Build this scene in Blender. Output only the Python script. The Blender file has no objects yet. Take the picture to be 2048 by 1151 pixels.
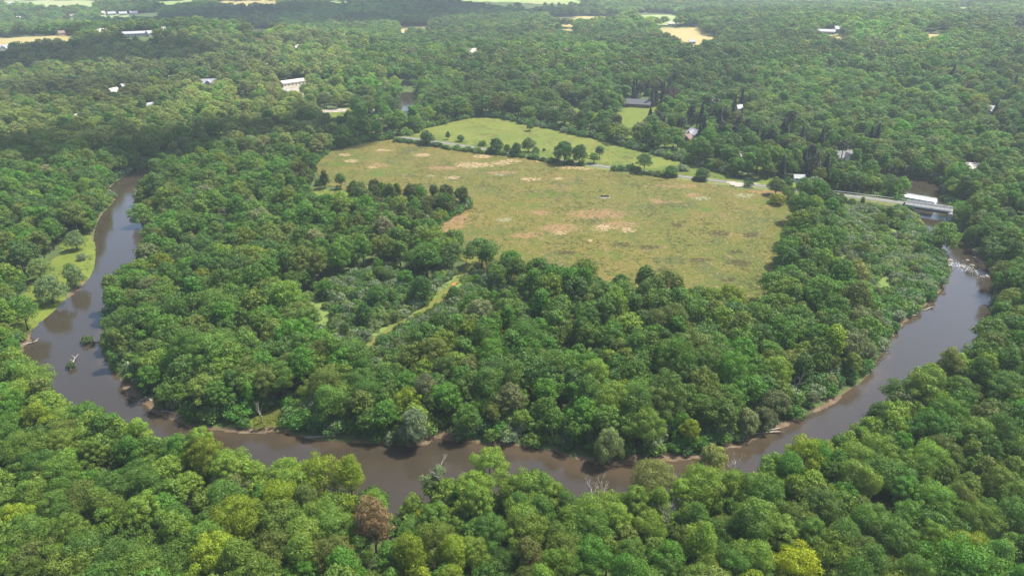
import bpy, bmesh, math, random
import numpy as np
from mathutils import Vector, Matrix

RNG = np.random.default_rng(7)
random.seed(7)
SC = bpy.context.scene
COL = SC.collection
PI = math.pi

# ------------------------------------------------------------------ camera
W, Hh, FPX = 2048.0, 1151.0, 1384.0
CAMZ = 120.0
PITCH = math.radians(25.3)
cam_d = bpy.data.cameras.new('camera')
cam_d.sensor_width = 36.0
cam_d.lens = 36.0 * FPX / W
cam_d.clip_start = 1.0
cam_d.clip_end = 30000.0
cam = bpy.data.objects.new('camera', cam_d)
COL.objects.link(cam)
cam.location = (0, 0, CAMZ)
cam.rotation_euler = (PI / 2 - PITCH, 0, 0)
SC.camera = cam
CP, SP = math.cos(PITCH), math.sin(PITCH)


def ray(px, py):
    u = (px - W / 2) / FPX
    v = (Hh / 2 - py) / FPX
    return np.array([u, CP + v * SP, -SP + v * CP])


def project(x, y, z):
    """world -> photo pixels and depth (numpy arrays or floats)"""
    dz = z - CAMZ
    depth = y * CP - dz * SP
    up = y * SP + dz * CP
    return W / 2 + FPX * x / depth, Hh / 2 - FPX * up / depth, depth


# ------------------------------------------------------------------ terrain
HILLS = [(-400, 1010, 24, 120, 85), (-640, 1060, 20, 150, 110), (-180, 1950, 46, 380, 150),
         (720, 900, 26, 300, 260), (330, 1300, 18, 320, 200), (600, 640, 14, 110, 110), (1250, 1500, 30, 500, 260),
         (-900, 1900, 26, 400, 260), (900, 2250, 34, 700, 200), (180, 820, 9, 200, 90), (-60, 880, 8, 150, 120),
         (-1500, 2600, 30, 700, 250), (400, 2900, 40, 900, 260), (520, 1020, 12, 120, 90), (880, 640, 16, 160, 160)]


def ht(x, y):
    x = np.asarray(x, float); y = np.asarray(y, float)
    h = np.zeros(np.broadcast(x, y).shape)
    for (a, b, c, sx, sy) in HILLS:
        h = h + c * np.exp(-0.5 * (((x - a) / sx) ** 2 + ((y - b) / sy) ** 2))
    m = np.clip((np.hypot(x, y) - 560) / 260, 0, 1)
    k = 1 - np.exp(-(((x + 95) / 110) ** 2 + ((y - 640) / 100) ** 2) ** 1.5)
    return h * m * m * (3 - 2 * m) * k


def gp(px, py, dz=0.0):
    """where the line of sight through a photo pixel meets the terrain raised by dz"""
    d = ray(px, py)
    if d[2] > -0.012:
        d[2] = -0.012
    t = np.concatenate([np.arange(60, 1200, 1.5), np.arange(1200, 9000, 6.0)])
    P = np.array([0, 0, CAMZ])[None] + t[:, None] * d[None] / np.linalg.norm(d)
    g = P[:, 2] - (ht(P[:, 0], P[:, 1]) + dz)
    i = np.argmax(g < 0)
    if g[i] >= 0:
        i = len(t) - 1
    f = g[i - 1] / (g[i - 1] - g[i]) if i > 0 and g[i - 1] != g[i] else 0
    q = P[i - 1] + (P[i] - P[i - 1]) * f
    return np.array([q[0], q[1]])


def gpl(pts, dz=0.0):
    return np.array([gp(p[0], p[1], p[2] if len(p) > 2 else dz) for p in pts])


def inside(poly, x, y):
    r = np.zeros(x.shape, bool)
    n = len(poly)
    lo, hi = poly.min(0), poly.max(0)
    bb = (x >= lo[0]) & (x <= hi[0]) & (y >= lo[1]) & (y <= hi[1])
    if not bb.any():
        return r
    xs, ys = x[bb], y[bb]
    rr = np.zeros(xs.shape, bool)
    for i in range(n):
        x0, y0 = poly[i]; x1, y1 = poly[(i + 1) % n]
        if y0 == y1:
            continue
        c = ((y0 > ys) != (y1 > ys)) & (xs < (x1 - x0) * (ys - y0) / (y1 - y0) + x0)
        rr ^= c
    r[bb] = rr
    return r


def dist_line(pl, x, y, closed=False):
    d = np.full(x.shape, 1e9)
    n = len(pl)
    for i in range(n if closed else n - 1):
        a, b = pl[i], pl[(i + 1) % n]
        v = b - a
        L = max(float(v @ v), 1e-9)
        t = np.clip(((x - a[0]) * v[0] + (y - a[1]) * v[1]) / L, 0, 1)
        d = np.minimum(d, np.hypot(x - a[0] - t * v[0], y - a[1] - t * v[1]))
    return d


def smooth(pl, n=2):
    for _ in range(n):
        q = [pl[0]]
        for i in range(len(pl) - 1):
            a, b = pl[i], pl[i + 1]
            q += [a * .75 + b * .25, a * .25 + b * .75]
        q.append(pl[-1])
        pl = np.array(q)
    return pl


_ph = RNG.uniform(0, 6.28, (12, 2)); _dr = RNG.uniform(0, 6.28, 12)


def wob(x, y, s):
    """smooth noise about -1..1 with feature size s"""
    o = np.zeros(np.shape(x))
    for k in range(8):
        f = (0.6 + 0.25 * k) / s * 3.0
        c, sn = math.cos(_dr[k]), math.sin(_dr[k])
        o = o + np.sin((x * c + y * sn) * f + _ph[k, 0] + 1.3 * np.sin((-x * sn + y * c) * f * 0.7 + _ph[k, 1])) / (1 + 0.25 * k)
    return o / 3.2


# ------------------------------------------------------------------ traced plan (ground positions)
inner = gpl([(262, 372), (268, 398), (285, 440), (312, 452), (303, 470), (285, 505), (250, 555), (216, 605), (208, 650), (203, 690), (212, 725), (243, 757), (292, 800), (345, 830), (420, 853), (482, 857), (560, 853), (605, 872), (700, 880), (762, 882), (838, 886), (862, 868), (900, 868), (950, 880), (1040, 887), (1100, 893), (1150, 912), (1222, 918), (1300, 911), (1400, 911), (1450, 890), (1512, 868), (1580, 840), (1650, 810), (1694, 780), (1742, 745), (1772, 690), (1793, 650), (1850, 612), (1890, 572), (1900, 540), (1893, 510), (1868, 480), (1842, 455), (1832, 430), (1826, 412), (1806, 384), (1790, 370), (1735, 360)])
outer = gpl([(238, 378), (228, 400), (198, 430), (185, 470), (190, 500), (183, 545), (152, 575), (112, 610), (66, 650), (40, 690), (36, 712),
             (50, 735, 7), (130, 800, 8), (220, 835, 8), (340, 880, 8), (440, 908, 8), (540, 930, 8), (640, 945, 8), (740, 980, 8), (850, 965, 8), (960, 935, 8), (1060, 955, 8), (1180, 990, 8), (1280, 982, 8), (1400, 962, 8), (1500, 940, 8), (1600, 905, 8), (1700, 850, 8), (1775, 795, 8), (1850, 745, 8), (1910, 700, 8), (1972, 655, 7),
             (1996, 615, 5), (1992, 575, 4), (1990, 535, 2), (1962, 500, 2), (1930, 470, 2), (1908, 440), (1898, 418), (1886, 398), (1886, 380), (1876, 362), (1800, 346)])
up_c = smooth(gpl([(250, 378), (285, 345), (400, 308), (560, 275), (700, 254), (785, 246), (810, 232), (819, 210), (820, 192), (815, 178), (790, 168)]), 2)
inner_s = smooth(inner, 1); outer_s = smooth(outer, 1)
RIVER = np.concatenate([inner_s, outer_s[::-1]])


def river_d(x, y):
    """signed distance to the water's edge, positive in the water"""
    x = np.asarray(x, float); y = np.asarray(y, float)
    d = dist_line(RIVER, x, y, True)
    s = np.where(inside(RIVER, x, y), d, -d)
    return np.maximum(s, 11.0 - dist_line(up_c, x, y))


MEADOW = gpl([(625, 330), (660, 303), (720, 286), (800, 277), (860, 288), (950, 302), (1040, 315), (1120, 330), (1200, 339), (1300, 353), (1400, 366), (1500, 378), (1570, 384), (1610, 402), (1592, 440), (1575, 480), (1563, 520), (1548, 560), (1534, 595, 9), (1440, 586, 9), (1330, 563, 9), (1230, 545, 9), (1100, 525, 9), (1000, 507, 8), (930, 492, 7), (846, 470), (890, 443), (938, 412), (935, 385, 5), (870, 372, 8), (800, 368, 8), (720, 362, 8), (650, 348, 6)])
FIELD2 = gpl([(795, 276), (850, 258), (905, 243), (960, 233), (1010, 236), (1080, 250), (1180, 272), (1300, 304), (1400, 331), (1455, 348), (1462, 362), (1400, 357), (1300, 344), (1200, 331), (1100, 318), (1000, 301), (900, 286)])
ROADPX = [(2060, 440, 3.4), (1985, 430, 3.4), (1905, 420, 3.4), (1830, 408.5, 3.4), (1760, 399, 3.0), (1700, 391.5, 2.2), (1640, 385, 1.2), (1570, 377, .4), (1500, 369, .1), (1400, 357.5, .1), (1300, 345, .1), (1200, 332, .1), (1100, 318.5, .1), (1000, 303, .1), (900, 287.5, .1), (840, 279, .1), (803, 274, .1)]
ROAD = gpl(ROADPX)
ROADZ = np.array([p[2] for p in ROADPX])


def fld(upper, lower, z=10):
    return gpl([(a, b, 0) for a, b in upper] + [(a, b, z) for a, b in lower])


GRASS = {
    'left_bank': gpl([(22, 652, 3), (32, 605, 2), (68, 560), (106, 528), (136, 478), (178, 464), (187, 502), (180, 546), (150, 575), (110, 611), (66, 650)]),
    'thicket': gpl([(610, 392), (625, 376), (690, 384), (712, 400), (705, 420, 4), (660, 418, 6), (630, 408, 6)]),
    'bank_cove': gpl([(505, 858), (512, 822), (570, 812), (575, 830, 4), (560, 855)]),
    'far_lawn': fld([(1118, 212), (1172, 214)], [(1172, 232), (1128, 230)], 6),
    'garden_lawn': fld([(1236, 222), (1290, 205), (1335, 198), (1340, 215)], [(1300, 238), (1290, 262), (1240, 258)], 5),
    'park_lawn': fld([(636, 222), (705, 214)], [(690, 232), (645, 238)], 7),
    'cove_lawn': fld([(462, 202), (512, 194)], [(516, 208), (470, 212)], 6),
    'hill_lawn': fld([(1560, 268), (1590, 262)], [(1580, 290), (1556, 288)], 5),
    'road_verge': gpl([(1500, 366), (1560, 374), (1640, 384), (1660, 372), (1600, 360), (1540, 356)]),
}
for _k, (_a, _b, _w, _h) in enumerate([(240, 186, 22, 6), (330, 168, 16, 5), (424, 184, 26, 6), (350, 214, 20, 5), (560, 214, 22, 6), (610, 204, 26, 7), (640, 168, 14, 4), (140, 40, 26, 4), (232, 36, 60, 4), (300, 42, 30, 4), (60, 46, 24, 4),
                                       (1150, 240, 20, 5), (1212, 218, 18, 7), (1262, 262, 16, 7), (1338, 272, 14, 6), (1404, 288, 18, 6), (1440, 262, 12, 6), (1522, 332, 16, 6), (1700, 328, 20, 6), (1620, 306, 12, 6), (1310, 236, 16, 8), (1790, 160, 16, 3), (1880, 120, 18, 3), (740, 100, 20, 3), (950, 116, 26, 5), (1000, 90, 14, 3)]):
    GRASS['lawn_%d' % _k] = fld([(_a - _w * .5, _b - _h * .2), (_a - _w * .2, _b - _h * .5), (_a + _w * .3, _b - _h * .45), (_a + _w * .5, _b)], [(_a + _w * .35, _b + _h * .4), (_a - _w * .3, _b + _h * .5)], 7)
TRAIL = smooth(gpl([(735, 700), (755, 676), (795, 648), (850, 622), (880, 596), (905, 570), (925, 548), (945, 522), (958, 500)]), 2)
SCRUB = gpl([(600, 600), (660, 560), (760, 535), (850, 560), (905, 545), (990, 560), (1010, 610), (950, 645), (890, 670, 5), (820, 705, 8), (745, 725, 10), (690, 690, 8), (620, 650, 6)])
SCRUB_R = gpl([(1660, 425), (1760, 412), (1822, 430), (1865, 490), (1885, 540), (1880, 570), (1830, 612), (1785, 640), (1735, 620), (1700, 560), (1650, 500)])
THICKET = gpl([(560, 345), (650, 335, 8), (730, 350, 8), (800, 355, 8), (870, 362, 8), (935, 378, 8), (940, 412), (850, 470), (790, 460), (700, 425), (620, 405), (575, 375)])
PURL = gpl([(0, 330), (0, 245), (200, 232), (420, 200), (560, 222), (700, 250), (760, 262), (560, 300), (330, 345), (250, 360)])

FARF = [  # name, tone, polygon
    ('hay_field', 'tan', fld([(1298, 58), (1340, 56), (1400, 55), (1408, 66), (1446, 86)], [(1400, 96), (1358, 97), (1352, 84), (1322, 70)])),
    ('crop_field', 'pale', fld([(880, -2), (1160, -2), (1170, 6), (1182, 14)], [(1060, 22), (1000, 16), (930, 6)], 10)),
    ('stubble_field', 'tan', fld([(1090, 36), (1180, 33), (1260, 34)], [(1230, 39), (1150, 42), (1100, 41)])),
    ('crop_field', 'pale', fld([(1265, 26), (1330, 27), (1400, 34), (1420, 38)], [(1350, 38), (1290, 38), (1270, 33)])),
    ('crop_field', 'pale', fld([(-20, 2), (80, 0), (160, 1), (205, 6)], [(180, 15), (90, 15), (30, 9), (-20, 10)])),
    ('stubble_field', 'tan', fld([(-20, 72), (72, 73), (172, 74)], [(150, 81), (80, 83), (40, 90), (-20, 88)])),
    ('stubble_field', 'tan', fld([(488, 61), (520, 58), (556, 62)], [(540, 69), (500, 69)])),
    ('stubble_field', 'tan', fld([(795, 55), (862, 52)], [(862, 63), (800, 64)])),
    ('stubble_field', 'tan', fld([(1118, 59), (1152, 58)], [(1152, 67), (1120, 67)])),
    ('stubble_field', 'tan', fld([(1648, 72), (1697, 71)], [(1690, 82), (1656, 82)])),
    ('stubble_field', 'tan', fld([(1838, 67), (1900, 69)], [(1892, 78), (1846, 76)])),
    ('stubble_field', 'tan', fld([(2015, 57), (2060, 59)], [(2060, 64), (2022, 63)])),
    ('stubble_field', 'tan', fld([(425, 4), (560, 1)], [(555, 10), (440, 12)])),
    ('crop_field', 'pale', fld([(195, 32), (255, 30), (330, 25)], [(320, 33), (240, 40), (200, 40)])),
    ('crop_field', 'pale', fld([(650, 3), (700, 2)], [(700, 8), (660, 10)])),
    ('crop_field', 'pale', fld([(1720, 4), (1830, 3)], [(1830, 8), (1730, 8)])),
    ('crop_field', 'pale', fld([(1912, 16), (1945, 14)], [(1940, 22), (1915, 22)])),
    ('stubble_field', 'tan', fld([(1780, 20), (1800, 19)], [(1800, 24), (1782, 24)])),
    ('crop_field', 'pale', fld([(310, 5), (400, 0)], [(390, 8), (320, 12)])),
]
DIRT = [  # pale gravel drives and lots
    ('gravel_lot', fld([(564, 178), (600, 161), (616, 168), (608, 182)], [(606, 200), (590, 196), (572, 186)], 3)),
    ('gravel_drive', fld([(738, 214), (750, 204), (750, 194), (757, 193)], [(759, 204), (752, 216), (742, 222)], 2)),
    ('gravel_lot', fld([(268, 222), (300, 214)], [(306, 228), (272, 230)], 6)),
    ('gravel_drive', fld([(522, 128), (532, 127)], [(536, 147), (526, 147)], 5)),
    ('gravel_drive', fld([(1106, 78), (1116, 80)], [(1120, 88), (1112, 88)], 4)),
    ('gravel_drive', fld([(634, 220), (690, 218)], [(690, 222), (634, 224)], 1)),
    ('gravel_drive', fld([(1600, 318), (1613, 300), (1617, 302)], [(1608, 322)], 1)),
    ('gravel_lot', gpl([(1452, 364), (1500, 368), (1520, 371), (1500, 375), (1466, 370)])),
]

# ------------------------------------------------------------------ tagging helpers


def tag(o, label=None, cat=None, group=None, kind=None):
    if label: o['label'] = label
    if cat: o['category'] = cat
    if group: o['group'] = group
    if kind: o['kind'] = kind
    return o


def empty(name, loc, rz=0, s=1.0):
    o = bpy.data.objects.new(name, None)
    o.location = loc; o.rotation_euler = (0, 0, rz); o.scale = (s, s, s) if not hasattr(s, '__len__') else s
    o.empty_display_size = .5
    COL.objects.link(o)
    return o


def link(name, me, parent=None, loc=None):
    o = bpy.data.objects.new(name, me)
    COL.objects.link(o)
    if parent: o.parent = parent
    if loc is not None: o.location = loc
    return o


def np_mesh(name, V, F, mats, mi=None, smooth_=False, attrs=None):
    """V (n,3), F (m,4) or (m,3) numpy; attrs {name:(type,domain,array)}"""
    me = bpy.data.meshes.new(name)
    V = np.ascontiguousarray(V, np.float32); F = np.ascontiguousarray(F, np.int32)
    k = F.shape[1]
    me.vertices.add(len(V)); me.vertices.foreach_set('co', V.ravel())
    me.loops.add(F.size); me.loops.foreach_set('vertex_index', F.ravel())
    me.polygons.add(len(F))
    me.polygons.foreach_set('loop_start', np.arange(0, F.size, k, dtype=np.int32))
    for m in mats: me.materials.append(m)
    if mi is not None: me.polygons.foreach_set('material_index', np.ascontiguousarray(mi, np.int32))
    if smooth_: me.polygons.foreach_set('use_smooth', np.ones(len(F), bool))
    me.update(calc_edges=True)
    for nm, (ty, dom, arr) in (attrs or {}).items():
        a = me.attributes.new(nm, ty, dom)
        key = {'FLOAT': 'value', 'INT': 'value', 'FLOAT_VECTOR': 'vector', 'FLOAT_COLOR': 'color'}[ty]
        a.data.foreach_set(key, np.ascontiguousarray(arr, np.float32 if ty != 'INT' else np.int32).ravel())
    return me


class MB:
    """collects boxes, prisms and tubes into one mesh"""
    def __init__(s): s.V = []; s.F = []

    def add(s, vs, fs):
        n = len(s.V); s.V += [tuple(v) for v in vs]; s.F += [tuple(i + n for i in f) for f in fs]

    def box(s, c, d, rz=0.0):
        cx, cy, cz = c; dx, dy, dz = d[0] / 2, d[1] / 2, d[2] / 2
        ca, sa = math.cos(rz), math.sin(rz)
        vs = []
        for z in (-dz, dz):
            for x, y in ((-dx, -dy), (dx, -dy), (dx, dy), (-dx, dy)):
                vs.append((cx + x * ca - y * sa, cy + x * sa + y * ca, cz + z))
        s.add(vs, [(3, 2, 1, 0), (4, 5, 6, 7), (0, 1, 5, 4), (1, 2, 6, 5), (2, 3, 7, 6), (3, 0, 4, 7)])

    def tube(s, pts, rad, n=6):
        pts = [Vector(p) for p in pts]
        base = len(s.V); rings = []
        for i, p in enumerate(pts):
            d = (pts[min(i + 1, len(pts) - 1)] - pts[max(i - 1, 0)]).normalized()
            u = d.cross(Vector((0.31, 0.17, 1) if abs(d.z) < .9 else (1, 0.2, 0))).normalized(); v = d.cross(u)
            s.V += [tuple(p + (u * math.cos(2 * PI * k / n) + v * math.sin(2 * PI * k / n)) * rad[i]) for k in range(n)]
        for i in range(len(pts) - 1):
            for k in range(n):
                a = base + i * n + k; b = base + i * n + (k + 1) % n
                s.F.append((a, b, b + n, a + n))
        s.F.append(tuple(base + k for k in range(n))[::-1])
        s.F.append(tuple(base + (len(pts) - 1) * n + k for k in range(n)))

    def mesh(s, name, m, smooth_=False):
        me = bpy.data.meshes.new(name)
        me.from_pydata(s.V, [], s.F); me.materials.append(m)
        if smooth_: me.polygons.foreach_set('use_smooth', np.ones(len(me.polygons), bool))
        me.update()
        return me

    def build(s, name, m, parent=None, smooth_=False):
        return link(name, s.mesh(name, m, smooth_), parent)


# ------------------------------------------------------------------ materials


def mat(name):
    m = bpy.data.materials.new(name); m.use_nodes = True
    nt = m.node_tree; nt.nodes.clear()
    return m, nt, (lambda t, **k: _n(nt, t, **k))


def _n(nt, t, **k):
    n = nt.nodes.new(t)
    for a, v in k.items():
        if a == 'inp':
            for i, x in v.items(): n.inputs[i].default_value = x
        else: setattr(n, a, v)
    return n


def simple(name, col, rough=.8, noise=.25, scale=1.0, bump=0.0, spec=.3):
    m, nt, N = mat(name)
    out = N('ShaderNodeOutputMaterial'); b = N('ShaderNodeBsdfPrincipled')
    b.inputs['Roughness'].default_value = rough; b.inputs['Specular IOR Level'].default_value = spec
    g = N('ShaderNodeNewGeometry'); nz = N('ShaderNodeTexNoise', inp={'Scale': scale, 'Detail': 5.0, 'Roughness': .65})
    nt.links.new(g.outputs['Position'], nz.inputs['Vector'])
    cr = N('ShaderNodeValToRGB')
    cr.color_ramp.elements[0].position = .3; cr.color_ramp.elements[1].position = .7
    cr.color_ramp.elements[0].color = [c * (1 - noise) for c in col] + [1]
    cr.color_ramp.elements[1].color = [min(1, c * (1 + noise)) for c in col] + [1]
    nt.links.new(nz.outputs['Fac'], cr.inputs['Fac']); nt.links.new(cr.outputs['Color'], b.inputs['Base Color'])
    if bump:
        bp = N('ShaderNodeBump', inp={'Strength': bump, 'Distance': .2}); nt.links.new(nz.outputs['Fac'], bp.inputs['Height'])
        nt.links.new(bp.outputs['Normal'], b.inputs['Normal'])
    nt.links.new(b.outputs[0], out.inputs[0])
    return m


def leaf_mat(name, trans=.28):
    m, nt, N = mat(name)
    out = N('ShaderNodeOutputMaterial')
    at = N('ShaderNodeAttribute', attribute_type='INSTANCER', attribute_name='tint')
    lv = N('ShaderNodeAttribute', attribute_type='GEOMETRY', attribute_name='leafvar')
    sep = N('ShaderNodeSeparateXYZ'); nt.links.new(lv.outputs['Vector'], sep.inputs[0])
    # x: leaf brightness, y: spray hue toward yellow
    hs = N('ShaderNodeHueSaturation', inp={'Hue': .5, 'Saturation': 1.0})
    mr = N('ShaderNodeMapRange', inp={'From Min': 0., 'From Max': 1., 'To Min': .70, 'To Max': 1.34}); nt.links.new(sep.outputs['X'], mr.inputs['Value'])
    mh = N('ShaderNodeMapRange', inp={'From Min': 0., 'From Max': 1., 'To Min': .49, 'To Max': .515}); nt.links.new(sep.outputs['Y'], mh.inputs['Value'])
    nt.links.new(at.outputs['Color'], hs.inputs['Color']); nt.links.new(mr.outputs[0], hs.inputs['Value']); nt.links.new(mh.outputs[0], hs.inputs['Hue'])
    d = N('ShaderNodeBsdfPrincipled', inp={'Roughness': .55, 'Specular IOR Level': .22})
    t = N('ShaderNodeBsdfTranslucent'); mx = N('ShaderNodeMixShader', inp={'Fac': trans})
    nt.links.new(hs.outputs[0], d.inputs['Base Color'])
    hy = N('ShaderNodeHueSaturation', inp={'Hue': .494, 'Saturation': 1.1, 'Value': 1.3}); nt.links.new(hs.outputs[0], hy.inputs['Color'])
    nt.links.new(hy.outputs[0], t.inputs['Color'])
    nt.links.new(d.outputs[0], mx.inputs[1]); nt.links.new(t.outputs[0], mx.inputs[2]); nt.links.new(mx.outputs[0], out.inputs[0])
    return m


def ramp_mat(name, layers, rough=.9, bump=.0, dist=.3, attrs=()):
    """layers: first a colour, then (noise scale, lo, hi, colour) mixed over it; attrs: (attribute, colour, noise scale)"""
    m, nt, N = mat(name)
    out = N('ShaderNodeOutputMaterial'); b = N('ShaderNodeBsdfPrincipled', inp={'Roughness': rough, 'Specular IOR Level': .15})
    g = N('ShaderNodeNewGeometry')
    rgb = N('ShaderNodeRGB'); rgb.outputs[0].default_value = list(layers[0]) + [1]
    cur = rgb.outputs[0]; last = None
    for i, (s, lo, hi, c) in enumerate(layers[1:]):
        mp = N('ShaderNodeMapping', inp={'Location': (13.7 * i, 5.1 * i, 0)}); nt.links.new(g.outputs['Position'], mp.inputs['Vector'])
        nz = N('ShaderNodeTexNoise', inp={'Scale': s, 'Detail': 6.0, 'Roughness': .62}); nt.links.new(mp.outputs[0], nz.inputs['Vector'])
        mr = N('ShaderNodeMapRange', interpolation_type='SMOOTHSTEP', inp={'From Min': lo, 'From Max': hi}); nt.links.new(nz.outputs['Fac'], mr.inputs['Value'])
        mx = N('ShaderNodeMix', data_type='RGBA'); nt.links.new(mr.outputs[0], mx.inputs['Factor'])
        nt.links.new(cur, mx.inputs[6]); mx.inputs[7].default_value = list(c) + [1]
        cur = mx.outputs[2]; last = nz
    for (an, c, s) in attrs:
        at = N('ShaderNodeAttribute', attribute_type='GEOMETRY', attribute_name=an)
        nz = N('ShaderNodeTexNoise', inp={'Scale': s, 'Detail': 5.0, 'Roughness': .7}); nt.links.new(g.outputs['Position'], nz.inputs['Vector'])
        ma = N('ShaderNodeMath', operation='MULTIPLY_ADD', inp={1: 3.0, 2: -1.05}); nt.links.new(nz.outputs['Fac'], ma.inputs[0])
        ad = N('ShaderNodeMath', operation='ADD'); nt.links.new(at.outputs['Fac'], ad.inputs[0]); nt.links.new(ma.outputs[0], ad.inputs[1])
        mr = N('ShaderNodeMapRange', interpolation_type='SMOOTHSTEP', inp={'From Min': .84, 'From Max': 1.12}); nt.links.new(ad.outputs[0], mr.inputs['Value'])
        mx = N('ShaderNodeMix', data_type='RGBA'); nt.links.new(mr.outputs[0], mx.inputs['Factor'])
        nt.links.new(cur, mx.inputs[6]); mx.inputs[7].default_value = list(c) + [1]
        cur = mx.outputs[2]
    nt.links.new(cur, b.inputs['Base Color'])
    if bump:
        nz = N('ShaderNodeTexNoise', inp={'Scale': 1.3, 'Detail': 5.0, 'Roughness': .7}); nt.links.new(g.outputs['Position'], nz.inputs['Vector'])
        bp = N('ShaderNodeBump', inp={'Strength': bump, 'Distance': dist}); nt.links.new(nz.outputs['Fac'], bp.inputs['Height']); nt.links.new(bp.outputs['Normal'], b.inputs['Normal'])
    nt.links.new(b.outputs[0], out.inputs[0])
    return m


M_LEAF = leaf_mat('leaves')
M_NEEDLE = leaf_mat('needles', .12)
M_BARK = simple('bark', (.085, .07, .055), .9, .35, 3.0, .4)
M_DEAD = simple('bleached_wood', (.29, .255, .21), .85, .3, 3.0, .3)
M_GROUND = ramp_mat('forest_floor', [(.055, .085, .026), (.05, .45, .65, (.075, .11, .03)), (.4, .5, .7, (.06, .055, .026))], bump=.5, dist=.4,
                    attrs=[('mud', (.13, .085, .05), .3), ('open', (.12, .17, .04), .2)])
M_MEADOW = ramp_mat('meadow_grass', [(.096, .101, .015), (.020, .40, .58, (.128, .106, .020)), (.012, .50, .62, (.076, .092, .013)), (.05, .53, .63, (.066, .077, .019)), (.035, .57, .70, (.140, .102, .038)), (.10, .58, .69, (.135, .090, .027)), (.22, .55, .66, (.165, .118, .050)), (.30, .54, .62, (.070, .084, .014)), (.6, .57, .66, (.21, .16, .085)), (1.1, .51, .62, (.050, .058, .012))],
                    bump=.8, dist=.4,
                    attrs=[('green', (.070, .096, .011), .10), ('red', (.205, .120, .062), .45), ('dry', (.28, .20, .11), .5), ('white', (.20, .20, .12), .8), ('dark', (.046, .037, .012), .6)])
M_FIELD2 = ramp_mat('pasture_grass', [(.122, .142, .024), (.03, .42, .62, (.096, .124, .020)), (.08, .56, .68, (.150, .128, .04)), (.4, .60, .72, (.18, .145, .06)), (.9, .52, .7, (.066, .082, .014))], bump=.5, dist=.3,
                    attrs=[('green', (.072, .100, .014), .12)])
M_GRASS = ramp_mat('bank_grass', [(.108, .142, .018), (.12, .45, .65, (.084, .114, .016)), (.5, .5, .7, (.13, .138, .032)), (1.6, .50, .66, (.070, .090, .017))], bump=.5, dist=.3)
M_TRAIL = ramp_mat('trail_grass', [(.108, .118, .023), (.3, .45, .65, (.086, .108, .018)), (1.0, .5, .7, (.13, .112, .036))], bump=.4, attrs=[('dirt', (.34, .13, .045), .4)])
M_TAN = ramp_mat('hay_stubble', [(.30, .245, .095), (.02, .42, .62, (.25, .215, .08)), (.15, .5, .68, (.34, .27, .125))])
M_PALE = ramp_mat('young_crop', [(.19, .25, .085), (.012, .42, .6, (.26, .26, .12)), (.1, .5, .7, (.16, .22, .07))])
M_GRAVEL = ramp_mat('gravel', [(.30, .27, .22), (.2, .42, .62, (.22, .19, .12)), (1.5, .5, .7, (.34, .31, .27))])
M_ASPHALT = simple('worn_asphalt', (.105, .10, .098), .9, .18, .6)
M_LINE = simple('road_paint', (.62, .58, .40), .8, .1, 2.0)
M_VERGE = ramp_mat('verge', [(.14, .15, .045), (.3, .42, .6, (.10, .13, .03)), (1.2, .5, .7, (.18, .15, .08))])
M_CONC = simple('concrete', (.46, .44, .40), .85, .15, .8)
M_CONCP = simple('pale_concrete', (.66, .64, .59), .8, .1, .6)
M_GIRD = simple('weathered_girder', (.10, .075, .06), .7, .3, 1.0)
M_STEEL = simple('galvanised_steel', (.48, .48, .47), .5, .1, 2.0)
M_ROCK = simple('river_rock', (.22, .19, .16), .8, .3, 2.0, .3)


def water_mat():
    m, nt, N = mat('river_water')
    out = N('ShaderNodeOutputMaterial'); b = N('ShaderNodeBsdfPrincipled', inp={'Roughness': .09, 'IOR': 1.36, 'Specular IOR Level': .72})
    g = N('ShaderNodeNewGeometry'); at = N('ShaderNodeAttribute', attribute_name='shoal')
    nz = N('ShaderNodeTexNoise', inp={'Scale': .12, 'Detail': 4.0, 'Roughness': .6}); nt.links.new(g.outputs['Position'], nz.inputs['Vector'])
    ad = N('ShaderNodeMath', operation='ADD'); nt.links.new(at.outputs['Fac'], ad.inputs[0]); nt.links.new(nz.outputs['Fac'], ad.inputs[1])
    mr = N('ShaderNodeMapRange', interpolation_type='SMOOTHSTEP', inp={'From Min': .62, 'From Max': 1.35}); nt.links.new(ad.outputs[0], mr.inputs['Value'])
    mx = N('ShaderNodeMix', data_type='RGBA'); nt.links.new(mr.outputs[0], mx.inputs['Factor'])
    mx.inputs[6].default_value = (.035, .028, .0185, 1); mx.inputs[7].default_value = (.060, .043, .026, 1)
    nt.links.new(mx.outputs[2], b.inputs['Base Color'])
    n2 = N('ShaderNodeTexNoise', inp={'Scale': .9, 'Detail': 4.0, 'Roughness': .6}); nt.links.new(g.outputs['Position'], n2.inputs['Vector'])
    n3 = N('ShaderNodeTexNoise', inp={'Scale': .07, 'Detail': 5.0, 'Roughness': .6, 'Distortion': 1.2}); nt.links.new(g.outputs['Position'], n3.inputs['Vector'])
    m3 = N('ShaderNodeMapRange', inp={'From Min': .38, 'From Max': .66, 'To Min': .03, 'To Max': .17}); nt.links.new(n3.outputs['Fac'], m3.inputs['Value']); nt.links.new(m3.outputs[0], b.inputs['Roughness'])
    bp = N('ShaderNodeBump', inp={'Strength': .12, 'Distance': .25}); nt.links.new(n2.outputs['Fac'], bp.inputs['Height']); nt.links.new(bp.outputs['Normal'], b.inputs['Normal'])
    nt.links.new(b.outputs[0], out.inputs[0])
    return m


M_WATER = water_mat()
M_FOAM = simple('foam', (.80, .80, .78), .6, .05, 2.0)

# ------------------------------------------------------------------ ground sheet


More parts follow.
